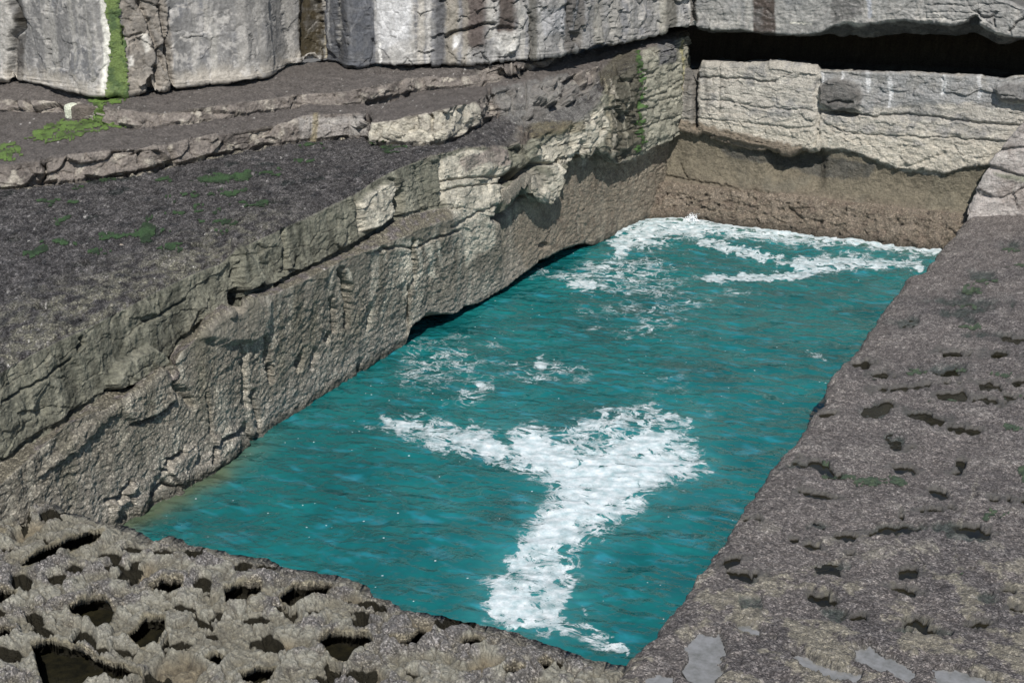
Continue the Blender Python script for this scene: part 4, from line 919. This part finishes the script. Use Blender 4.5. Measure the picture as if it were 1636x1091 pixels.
dz = .05 * n_lo + .09 * ed * (np.sqrt(np.clip(1 - wA[0] ** 2 * 1.5, 0, 1)) - .6) + .032 * (np.sqrt(np.clip(1 - wB[0] ** 2 * 1.4, 0, 1)) - .6) + .05 * n_md - .012 * fbm(P, 7, 2, ridge=True, seed=534)
wE = ss(.22, .0, wA[1] - wA[0]); bowl = np.clip(1 - wA[0] * 1.5, 0, 1) * (wA[2] > .45)
wE2 = ss(.2, 0, wB[1] - wB[0])
dz += ed * (-.11 * bowl - .03 * ss(.12, 0, wA[1] - wA[0])) - .02 * ss(.15, 0, wB[1] - wB[0])
fh, fc = facets(warp(P, .08, 3.), 5.0, 6); dz += .014 * fh
dz -= .14 * np.exp(-de / .12)
big = [[(34, 897), (60, 880), (110, 857), (145, 846), (165, 850), (152, 866), (122, 876), (95, 882), (72, 896), (36, 905)],
       [(110, 966), (150, 952), (165, 956), (183, 975), (172, 998), (155, 1006), (145, 988), (116, 980)],
       [(202, 1012), (232, 986), (262, 984), (264, 1004), (250, 1022), (225, 1030)],
       [(52, 1030), (80, 1022), (118, 1030), (150, 1050), (205, 1064), (224, 1074), (190, 1082), (140, 1084), (120, 1100), (70, 1105), (60, 1060)],
       [(240, 934), (262, 924), (290, 928), (288, 942), (262, 947)],
       [(360, 940), (385, 930), (418, 934), (410, 950), (382, 962), (362, 964)],
       [(448, 952), (470, 936), (528, 934), (520, 948), (492, 955), (465, 966)],
       [(506, 1022), (530, 1010), (585, 1012), (594, 1024), (570, 1040), (550, 1056), (530, 1050), (520, 1034)],
       [(384, 1076), (410, 1064), (440, 1066), (430, 1084), (390, 1092)],
       [(-20, 948), (10, 940), (26, 946), (14, 958), (-20, 966)], [(-20, 1008), (8, 1000), (24, 1006), (8, 1018), (-20, 1022)],
       [(620, 1020), (650, 1022), (672, 1006), (690, 1004), (686, 1016), (664, 1030), (640, 1034)], [(738, 1022), (760, 1016), (776, 1020), (768, 1030), (742, 1032)],
       [(328, 1052), (345, 1042), (362, 1046), (350, 1060)], [(806, 1074), (822, 1066), (836, 1074), (820, 1082)], [(860, 1062), (872, 1056), (884, 1062), (872, 1068)], [(-60, 850), (-20, 835), (8, 846), (-10, 862), (-50, 870)]]
shl = [[(412, 1030), (440, 1014), (480, 1022), (482, 1034), (440, 1040)], [(546, 952), (570, 946), (600, 960), (610, 972), (575, 966)], [(750, 1060), (770, 1044), (806, 1048), (800, 1066), (770, 1070)], [(205, 915), (235, 896), (250, 900), (232, 925), (208, 932)], [(225, 1075), (260, 1045), (300, 1040), (330, 1062), (300, 1090), (240, 1095)],
       [(20, 845), (50, 830), (70, 835), (50, 850), (22, 858)], [(650, 985), (690, 990), (730, 1000), (700, 1004), (660, 996)], [(560, 1078), (600, 1066), (620, 1080), (590, 1094)]]
pm = np.full(U.shape, -1e3, F)
for q in big: pm = np.maximum(pm, dpoly(U, V, q))
sm = np.full(U.shape, -1e3, F)
for q in shl: sm = np.maximum(sm, dpoly(U, V, q))
jig = rough_near(U, V, 5, 6, .03)
pp = ss(-1.0, 2.6, pm + jig); sp_ = ss(-5, 5, sm + jig)
rim = np.exp(-((pm + jig + 6) / 5) ** 2)
small = [(35, 823, 9, 6), (33, 926, 11, 8), (57, 984, 9, 6), (136, 1017, 12, 8), (205, 911, 14, 6, -.6), (88, 922, 12, 5), (312, 885, 8, 5), (326, 992, 12, 4, .5), (345, 982, 10, 4, -.4), (389, 904, 8, 6), (323, 930, 10, 7), (455, 970, 12, 5, .3), (257, 1017, 8, 8),
         (418, 1021, 8, 4), (534, 1062, 9, 13), (224, 1084, 12, 6), (11, 1043, 14, 7), (577, 992, 10, 6), (885, 1059, 9, 4), (720, 989, 12, 4), (590, 963, 14, 4, .2), (290, 965, 9, 4), (410, 985, 9, 4), (500, 975, 10, 4), (180, 885, 12, 4), (120, 905, 10, 4), (260, 880, 9, 4)]
rs_ = np.random.RandomState(11)
for _ in range(38):
    u0 = rs_.uniform(-60, 700); v0 = np.interp(u0, EF[:, 0], EF[:, 1]) + rs_.uniform(14, 260); small.append((u0, v0, rs_.uniform(5, 13), rs_.uniform(2.5, 6), rs_.uniform(-.5, .5)))
s2 = np.full(U.shape, -1e3, F)
for e in small:
    e = (e[0], e[1], e[2] * 1.55, e[3] * 1.75) + tuple(e[4:])
    m_ = (np.abs(U - e[0]) < 60) & (np.abs(V - e[1]) < 60); s2[m_] = np.maximum(s2[m_], dell(U[m_], V[m_], *e))
j2 = rough_near(U, V, 2, 5, .07); s2 = s2 + 1.5 * j2
s2 = np.where(pm > -6, -1e3, s2)
rp = ss(-3., 5.0, s2); rwm = np.exp(-((s2 + 3) / 2.5) ** 2)
dz *= 1 - .8 * ss(-4, 0, pm + jig)
dz += .05 * rim - .38 * pp - .12 * sp_ - .16 * rp + .02 * rwm * ed
join = dline(U, V, [(1004, 1052), (985, 1091), (952, 1150), (892, 1260), (600, 1700)], 400)
side = (U - np.interp(V, EV[:, 0], EV[:, 1]))
dz -= .30 * ss(-8, 30, side) + .05 * ss(10, 0, np.abs(side))
dz *= np.concatenate([np.zeros(nw), np.ones(len(dv))])[:, None]
P[..., 2] += dz
P[..., 1] += (.16 * fbm(P, 1.8, 4, seed=536) + .06 * fbm(P, 7, 3, seed=537)) * np.exp(-de / .15)
# undercut rims of the pits: push the deeper part of the wall outwards
pmc = np.clip(pm + jig, -12, 14); gy, gx = np.gradient(pmc)
tu = np.gradient(T, axis=1); tv = np.gradient(T, axis=0); pad = lambda a: np.concatenate([np.zeros((nw,) + a.shape[1:]), a], 0)
# gradient of the pit distance in metres, pointing out of the pit
lu = (tu ** 2).sum(-1); lv = (tv ** 2).sum(-1); gm_ = -(gx[nw:, :, None] * tu / lu[..., None] + gy[nw:, :, None] * tv / lv[..., None])
gm_ /= np.linalg.norm(gm_, axis=-1, keepdims=True) + 1e-6
und = .30 * ss(.12, .7, pp) * np.exp(-np.clip(pm + jig, 0, 99) / 10.0)
P[..., :2] += (pad(gm_) * und[..., None])[..., :2]
n_hi = fbm(P, 12., 3, seed=533); n_md = fbm(P, 3.0, 4, seed=532)
col = np.zeros(P.shape, F) + np.array([.30, .288, .238], F)
col = mixc(col, ss(-.02, .22, n_md * .6 + n_hi * .5 + .05), (.19, .18, .155), .5)
pur = ss(.02, .22, n_lo * .7 + n_md * .6 + .1 * ss(.25, .0, de)); col = mixc(col, pur, (.16, .148, .152), .7)
col = mixc(col, ss(.02, .0, dz + .02), (.19, .175, .13), .4)
col = mixc(col, sp_, (.21, .175, .115), .85); 
dp = np.clip(-dz, 0, 1)
col = mixc(col, np.exp(-((pm + jig + 1.5) / 1.8) ** 2) * (V > 0), (.21, .18, .11), .7)

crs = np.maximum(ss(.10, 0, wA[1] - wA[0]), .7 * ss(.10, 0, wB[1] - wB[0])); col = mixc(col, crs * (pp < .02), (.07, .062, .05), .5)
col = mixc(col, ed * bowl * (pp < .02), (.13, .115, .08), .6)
col = mixc(col, ss(.3, .8, rp), (.07, .062, .045), .8)  # small pits painted darker in place of shade
hol = ss(0, .25, fbm(P, 9, 3, seed=555)); col = mixc(col, hol * sp_, (.06, .045, .03), .5)
col = mixc(col, ss(4, 0, np.abs(side - 2)), (.42, .39, .27), .7)
fl_ = (1 - ss(0, .05, pp) * ss(1., .97, pp)); col *= (1 + (.45 * n_hi + .25 * n_md) * fl_)[..., None]
mus = np.clip(.25 + .7 * pur - .6 * sp_ - pp, 0, 1); wet = np.clip(.12 + .3 * pur + .5 * pp, 0, .9)
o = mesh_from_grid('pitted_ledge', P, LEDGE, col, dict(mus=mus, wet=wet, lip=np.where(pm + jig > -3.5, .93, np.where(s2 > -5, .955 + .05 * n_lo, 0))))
tag(o, 'rough grey green rock ledge eaten into deep pits in the foreground', 'rock ledge', 'structure')
# dark water standing in the pits
q = flat_pts(np.array([-420., 1000., 950., 500.]), np.array([800., 1068., 1120., 1500.]), .60)
q = np.array([(-4.5, -1.95, .71), (8.6, -2.1, .71), (8.6, -8.5, .71), (-4.5, -8.5, .71)])
me = bpy.data.meshes.new('pit_water'); me.from_pydata([tuple(a) for a in q] + [tuple(a - np.array([0, 0, .3])) for a in q], [], [(3, 2, 1, 0), (4, 5, 6, 7), (0, 1, 5, 4), (1, 2, 6, 5), (2, 3, 7, 6), (3, 0, 4, 7)])
me.materials.append(DARKW); o = bpy.data.objects.new('pit_water', me); C.objects.link(o); tag(o, 'dark still water lying in the pits of the foreground ledge', 'water', 'structure')
# ================================================================== WATER AND FOAM
xs = np.arange(-2.6, 9.3, .032); ys = np.arange(-2.6, 24.2, .032)
X, Yg = np.meshgrid(xs, ys); P = np.stack([X, Yg, 0 * X], -1)
U, V = chart(P); S = 0 * U
wv = P @ np.array([[math.cos(.45), -math.sin(.45), 0], [math.sin(.45), math.cos(.45), 0], [0, 0, 1]])
z = .055 * fbm(wv, .7, 3, seed=601, st3=(.6, 1.2, 1)) + .026 * fbm(wv, 2.0, 2, ridge=True, seed=602, st3=(.6, 1.2, 1)) + .012 * fbm(wv, 6., 3, seed=603, st3=(.7, 1.2, 1))
far = ss(14, 20, Yg); z += far * (.14 * fbm(wv, .6, 3, seed=604) + .03 * fbm(P, 2.5, 3, ridge=True, seed=605))
P[..., 2] = z
n_lo = fbm(P * [1, 1, 0], .5, 4, seed=631); n_md = fbm(P * [1, 1, 0], 1.8, 4, seed=632)
xw = np.interp(Yg, [-3, 0, 2, 3.4, 6.5, 8.8, 10.8, 14.7, 17.3, 19.6, 21.3, 25], [.1, .09, .1, -.16, -.36, -.46, -1.2, -1.2, -1.1, -.24, -.1, -.1])
shallow = ss(.75, -.05, X - xw + .25 * n_md) * ss(4.5, 1.5, Yg) + .8 * ss(20.6, 21.4, Yg + .3 * n_md) 
shallow = np.clip(shallow, 0, .9)
milk = .8 * ss(-70, 40, dpoly(U, V, [(810, 690), (940, 705), (1098, 690), (1138, 757), (1000, 830), (930, 870), (925, 960), (900, 1010), (770, 1000), (770, 930), (880, 790)], 120) + 40 * n_md) + .35 * ss(19, 20.8, Yg + n_md)
o = mesh_from_grid('water', P, WATER, None, dict(shallow=shallow, milk=np.clip(milk * .55, 0, 1)))
tag(o, 'choppy turquoise sea water filling the rectangular rock pool', 'water', 'structure')
den = np.zeros(U.shape, F)
jl = rough_near(U, V, 21, 22, .03); js = rough_near(U, V, 23, 10, .10)
def fz(pts, val, soft=10., j=1.):
    global den
    soft = soft * 2.3; val = min(1.15, val * 1.10 + .02); m = ss(-soft, soft, dpoly(U, V, pts, 90) + j * (jl * .6 + js)); den = np.maximum(den, m * val)
def fs(pts, wpx, val, j=1.):
    global den
    m = ss(wpx, wpx * .2, dline(U, V, pts, 90) + j * (jl * .5 + js)); den = np.maximum(den, m * val)
fz([(805, 690), (850, 680), (880, 690), (905, 708), (940, 712), (985, 704), (1010, 690), (1040, 683), (1065, 685), (1098, 695), (1072, 715), (1090, 732), (1120, 745), (1138, 757), (1100, 768), (1070, 772), (1050, 786), (1018, 800), (1000, 820), (975, 830), (952, 836),
    (930, 855), (922, 878), (880, 880), (850, 892), (835, 905), (818, 896), (822, 872), (842, 852), (868, 822), (890, 796), (886, 780), (868, 764), (840, 750), (815, 742), (808, 720)], .93, 13, .9)
fz([(800, 685), (900, 690), (1010, 680), (1100, 685), (1145, 757), (1060, 790), (1010, 840), (940, 880), (930, 920), (830, 915), (820, 860), (870, 780), (800, 740)], .72, 20)
fz([(560, 680), (650, 655), (800, 680), (830, 760), (760, 750), (650, 715)], .64, 14)
fz([(760, 920), (850, 900), (930, 930), (900, 1000), (980, 1040), (860, 1020), (765, 1000)], .68, 14)
fz([(640, 520), (760, 520), (820, 600), (760, 650), (620, 660), (600, 600)], .47, 25)
fz([(900, 470), (1200, 440), (1260, 480), (1100, 520), (900, 540)], .54, 30)
fz([(775, 935), (800, 918), (832, 925), (856, 952), (880, 985), (870, 1010), (840, 1012), (800, 1000), (770, 995)], 0.86, 10, .9)
fz([(800, 880), (850, 885), (900, 880), (925, 905), (900, 950), (880, 990), (860, 960), (830, 930), (800, 925)], 0.73, 10)
fz([(600, 672), (650, 665), (700, 680), (760, 692), (820, 700), (830, 748), (790, 742), (740, 722), (690, 705), (630, 700)], 0.84, 12)
fz([(860, 700), (930, 660), (1000, 650), (1060, 655), (1120, 700), (1130, 730), (1060, 700), (980, 700), (900, 712)], 0.70, 14)
fz([(950, 640), (1010, 615), (1090, 600), (1140, 560), (1150, 585), (1100, 640), (1010, 665)], 0.47, 16)
fz([(690, 660), (720, 620), (760, 595), (800, 592), (790, 640), (740, 655)], 0.58, 12)
fz([(848, 578), (865, 570), (880, 585), (905, 590), (860, 598)], 0.86, 7); fz([(700, 560), (740, 545), (770, 550), (750, 568)], 0.61, 10); fz([(640, 530), (700, 540), (690, 560), (620, 590), (600, 600)], 0.39, 12)
fz([(1280, 560), (1310, 563), (1335, 585), (1310, 582)], 0.73, 6); fz([(1350, 460), (1370, 462), (1355, 470)], 0.47, 5)
fz([(880, 1000), (940, 985), (990, 1020), (1005, 1045), (960, 1050), (900, 1020)], 0.68, 14); fz([(900, 930), (925, 925), (920, 960), (890, 985)], 0.70, 8); fz([(930, 960), (950, 1000), (935, 1005)], 0.68, 7)
fs([(905, 1000), (940, 1015), (975, 1030), (1000, 1042)], 12, .66)
fs([(890, 925), (905, 945), (885, 985), (900, 1010)], 12, .78)
fs([(690, 690), (740, 715), (790, 738), (835, 752)], 14, .72)
fs([(900, 715), (960, 665), (1040, 655), (1100, 680)], 16, .66)
fz([(1160, 800), (1210, 790), (1190, 830), (1160, 850)], 0.42, 12)
fz([(970, 385), (1040, 345), (1100, 345), (1300, 372), (1510, 398), (1480, 415), (1380, 402), (1250, 395), (1130, 385), (1060, 395), (980, 420)], 0.78, 10)
fs([(1035, 352), (1100, 354), (1200, 366), (1300, 378), (1400, 390), (1500, 403)], 8, .92, .8); fs([(985, 375), (1010, 362), (1040, 350)], 8, .85, .5)
fz([(880, 430), (960, 395), (1060, 400), (1100, 430), (1050, 470), (960, 480), (900, 465)], 0.54, 16)
fz([(900, 445), (940, 450), (985, 458), (950, 468), (905, 462)], 0.86, 8)
fs([(1120, 445), (1200, 446), (1260, 440), (1310, 430), (1360, 424)], 13, .80, 1.); fs([(1120, 390), (1180, 402), (1240, 416), (1320, 424), (1400, 426), (1470, 430)], 12, .76, 1.)
fz([(1280, 410), (1350, 400), (1480, 412), (1470, 430), (1340, 440), (1290, 436)], 0.70, 9)
fz([(760, 470), (900, 470), (1150, 500), (1100, 560), (900, 540), (760, 540)], 0.30, 40)
fz([(1000, 560), (1160, 560), (1150, 640), (1050, 660), (980, 620)], 0.41, 30)
edge_w = ss(.28, .02, X - xw + .12 * n_md) * ss(15, 18, Yg); den = np.maximum(den, .7 * edge_w)
reg = ss(-90, 60, dpoly(U, V, [(560, 560), (760, 440), (960, 360), (1420, 420), (1150, 560), (1150, 800), (900, 660)], 300))
den = np.maximum(den, (.22 + (.12 + .20 * ss(0, .3, n_lo)) * reg) * (1 - .5 * ss(1150, 1300, U))); den = den * (1 + .35 * n_md)
spk = .25 + ss(.02, .3, fbm(P * [1, 1, 0], .35, 3, seed=640)) * .7 + .25 + .4 * ss(12, 17, Yg)
spk *= ss(1350, 1050, U) * .8 + .2
spk += .8 * ss(-60, 40, dell(U, V, 400, 780, 260, 130, -.5) )  # extra white dots by the left wall stand for sun glints and foam specks
Q = P + np.array([0, 0, .008]); Q[..., 2] += .02 * np.clip(den - .75, 0, .5)
o = mesh_from_grid('sea_foam', Q, FOAM, None, dict(den=den, spk=np.clip(spk, 0, 1)))
tag(o, 'white lacy sea foam drifting on the turquoise pool', 'foam', 'stuff')

# a small splash where the swell hits the far wall
def blob(name, mat, verts_fn, sub, label, cat, loc, col, kind=None, group=None, disp=.15, seed=0, mus=.2, wet=.2):
    import bmesh
    bm = bmesh.new(); bmesh.ops.create_icosphere(bm, subdivisions=sub, radius=1.0)
    me = bpy.data.meshes.new(name); bm.to_mesh(me); bm.free()
    n = len(me.vertices); v = np.empty(n * 3, F); me.vertices.foreach_get('co', v); v = v.reshape(-1, 3)
    v = verts_fn(v); q = v + np.array(loc)
    r = fbm(q, 2.2, 4, seed=seed) * disp + fbm(q, 9, 3, ridge=True, seed=seed + 1) * disp * .3
    v = v * (1 + r[:, None]); me.vertices.foreach_set('co', v.astype(F).ravel())
    me.polygons.foreach_set('use_smooth', np.ones(len(me.polygons), bool))
    at = me.color_attributes.new('Col', 'FLOAT_COLOR', 'POINT'); c = np.ones((n, 4), F); c[:, :3] = np.array(col)
    c[:, :3] *= (1 + .5 * fbm(q, 5, 4, seed=seed + 2))[:, None]; at.data.foreach_set('color', c.ravel())
    for k, x in (('mus', mus), ('wet', wet)):
        a = me.attributes.new(k, 'FLOAT', 'POINT'); a.data.foreach_set('value', np.full(n, x, F))
    me.materials.append(mat); me.update(); o = bpy.data.objects.new(name, me); o.location = loc; C.objects.link(o)
    return tag(o, label, cat, kind, group)
def squash(sx, sy, sz, p=4., rot=0., slope=0.):
    def f(v):
        r = (np.abs(v) ** p).sum(1) ** (1 / p); v = v / r[:, None]
        v = v * np.array([sx, sy, sz]); c, s = math.cos(rot), math.sin(rot)
        v = np.stack([v[:, 0] * c - v[:, 1] * s, v[:, 0] * s + v[:, 1] * c, v[:, 2] + slope * v[:, 0]], 1)
        return v
    return f
a = pt(146, 184, 'A', .62)
blob('stone', ROCK, squash(.36, .26, .17, 7, .3), 5, 'squarish brown stone with a white end on the step under the green trickle', 'stone', (a[0], a[1], a[2] + .06), (.12, .10, .085), disp=.14, seed=700)
a = pt(118, 184, 'A', .62)
blob('stone', ROCK, squash(.13, .2, .17, 5, .3), 4, 'white and pale green stone against the left side of the squarish brown stone', 'stone', (a[0], a[1], a[2] + .08), (.62, .64, .52), disp=.14, seed=710)
a = pt(178, 277, 'A', .02)
blob('rock_flake', ROCK, squash(.28, .15, .07, 5, .5), 4, 'small pale flat flake of rock below the low rock step', 'rock flake', (a[0], a[1], a[2] + .05), (.38, .34, .29), disp=.1, seed=720)
a = pt(193, 396, 'A', 0)
blob('limpet_shell', ROCK, squash(.07, .06, .04, 2.5), 3, 'single pale shell on the dark mussel covered bench', 'shell', (a[0], a[1], a[2] + .02), (.6, .5, .4), disp=.1, seed=730)

# splash
import bmesh
bm = bmesh.new(); r_ = np.random.RandomState(3)
for i in range(320):
    t = r_.rand() ** 1.6; c = np.array([1.15 + .28 * (r_.rand() - .5) + .12 * t, 21.35 + .25 * (r_.rand() - .5), .0 + .30 * t])
    c += np.array([(r_.rand() - .5) * .4 * (1 - t), 0, 0]); s_ = .028 * (1 - .75 * t) * (.4 + r_.rand())
    g = bmesh.ops.create_icosphere(bm, subdivisions=1, radius=s_)
    bmesh.ops.translate(bm, verts=g['verts'], vec=Vector(c.tolist()))
me = bpy.data.meshes.new('splash'); bm.to_mesh(me); bm.free()
sm_, nt_, bs_ = nodes('spray'); bs_.inputs['Base Color'].default_value = (.8, .83, .85, 1); bs_.inputs['Roughness'].default_value = .5
me.materials.append(sm_); o = bpy.data.objects.new('splash', me); C.objects.link(o); tag(o, 'small white splash of spray thrown up against the far rock shelf', 'splash', 'stuff')

# ================================================================== BOULDER at the end of the right ledge
XU = np.arange(1546, 2000, 1.6)
f0 = curve([(1546, 346), (1560, 347), (1640, 347), (2000, 352)], XU, 'z', .97)
f1 = curve([(1546, 336), (1560, 300), (1582, 262), (1604, 234), (1636, 198), (1700, 150), (2000, 130)], XU, 'y', 21.9)
f1[0] = f0[0] + np.array([0, .0, .1])
f2 = f1 + np.array([.1, .7, .1]); f3 = f2 + np.array([0, 1.2, -3.5]); f3[:, 2] = np.maximum(f3[:, 2], .3)
rows = []; tt = []
for (a_, b_, n) in ((f0 - [0, 0, .4], f0, 6), (f0, f1, 150), (f1, f2, 20), (f2, f3, 10)):
    for k in range(n): rows.append(a_ * (1 - k / n) + b_ * k / n); tt.append(len(rows))
rows.append(f3); P = smooth_rows(np.array(rows), 4); U, V = chart(P); S = 0 * U; Nn = grid_normals(P)
if Nn[80, 100, 1] > 0: Nn = -Nn
fh, fc = facets(warp(P, .2), 1.0, 5)
d = .05 * fh + .05 * fbm(P, 1.3, 4, seed=801) + .05 * fbm(P, 2.4, 4, ridge=True, seed=802, st3=(.7, .7, 1.6)) + .015 * fbm(P, 9, 3, seed=803)
cut([(1575, 262), (1600, 275), (1640, 282)], 3, .1); cut([(1560, 310), (1600, 320), (1640, 300)], 3, .08); cut([(1600, 240), (1640, 236)], 2, .08)
P = P + Nn * d[..., None]
n_lo = fbm(P, 1.2, 4, seed=831); n_md = fbm(P, 3.5, 4, seed=832); n_hi = fbm(P, 12., 3, seed=833)
col = np.zeros(P.shape, F) + np.array([.36, .33, .31], F); col = mixc(col, ss(0, .25, n_lo), (.24, .21, .19), .8); col = mixc(col, ss(.05, .3, n_md), (.48, .45, .42), .6)
zone([(1586, 276), (1620, 280), (1660, 286), (1640, 292), (1600, 284)], (.10, .12, .07), .7, 4, seed=3)
col *= (1 + .3 * n_hi)[..., None]
o = mesh_from_grid('boulder', P, ROCK, col, dict(mus=0 * U + .1, wet=0 * U + .15))
tag(o, 'big pale grey rough boulder at the far end of the right ledge', 'boulder')

# ================================================================== GROUND far around, under everything
gm_, nt_, bs_ = nodes('sea_bed_rock'); tx = N(nt_, 'ShaderNodeTexNoise', Scale=.4, Detail=8.0); gg = N(nt_, 'ShaderNodeNewGeometry'); nt_.links.new(gg.outputs['Position'], tx.inputs['Vector'])
rp_ = N(nt_, 'ShaderNodeMix', data_type='RGBA'); rp_.inputs[6].default_value = (.08, .075, .07, 1); rp_.inputs[7].default_value = (.2, .19, .17, 1); nt_.links.new(tx.outputs['Fac'], rp_.inputs[0]); nt_.links.new(rp_.outputs[2], bs_.inputs['Base Color']); bs_.inputs['Roughness'].default_value = .9
me = bpy.data.meshes.new('ground'); me.from_pydata([(-400, -400, -1.25), (400, -400, -1.25), (400, 400, -1.25), (-400, 400, -1.25)], [], [(0, 1, 2, 3)]); me.materials.append(gm_)
o = bpy.data.objects.new('ground', me); C.objects.link(o); tag(o, 'bare rock ground around and below the pool', 'ground', 'structure')

# ================================================================== CAMERA, SUN, SKY
cam = bpy.data.cameras.new('camera'); cam.sensor_width = 36; cam.lens = FOC / 1636 * 36; cam.clip_end = 1500; cam.clip_start = .1
co = bpy.data.objects.new('camera', cam); co.location = EYE.tolist(); co.rotation_euler = (math.pi / 2 - PITCH, 0, AZ); C.objects.link(co)
sc = bpy.context.scene; sc.camera = co
SUN_EL = math.radians(47); sh = np.array([.52, -.85]); sh /= np.linalg.norm(sh)
sdir = Vector((sh[0] * math.cos(SUN_EL), sh[1] * math.cos(SUN_EL), math.sin(SUN_EL)))
sl = bpy.data.lights.new('sun', 'SUN'); sl.energy = 5.0; sl.angle = math.radians(.5); sl.color = (1, .955, .89)
so = bpy.data.objects.new('sun', sl); so.rotation_euler = sdir.to_track_quat('Z', 'Y').to_euler(); so.location = (0, 0, 30); C.objects.link(so)
w = bpy.data.worlds.new('World'); sc.world = w; w.use_nodes = True; nt = w.node_tree
sky = nt.nodes.new('ShaderNodeTexSky'); sky.sky_type = 'NISHITA'; sky.sun_disc = False; sky.sun_elevation = SUN_EL; sky.sun_rotation = math.atan2(sh[0], sh[1]); sky.air_density = 1.0; sky.dust_density = .3
bg = nt.nodes['Background']; nt.links.new(sky.outputs[0], bg.inputs[0]); bg.inputs[1].default_value = .085
sc.view_settings.view_transform = 'Standard'; sc.view_settings.look = 'None'; sc.view_settings.exposure = 0.15; sc.view_settings.gamma = 1.0
sc.cycles.max_bounces = 6; sc.cycles.transparent_max_bounces = 8
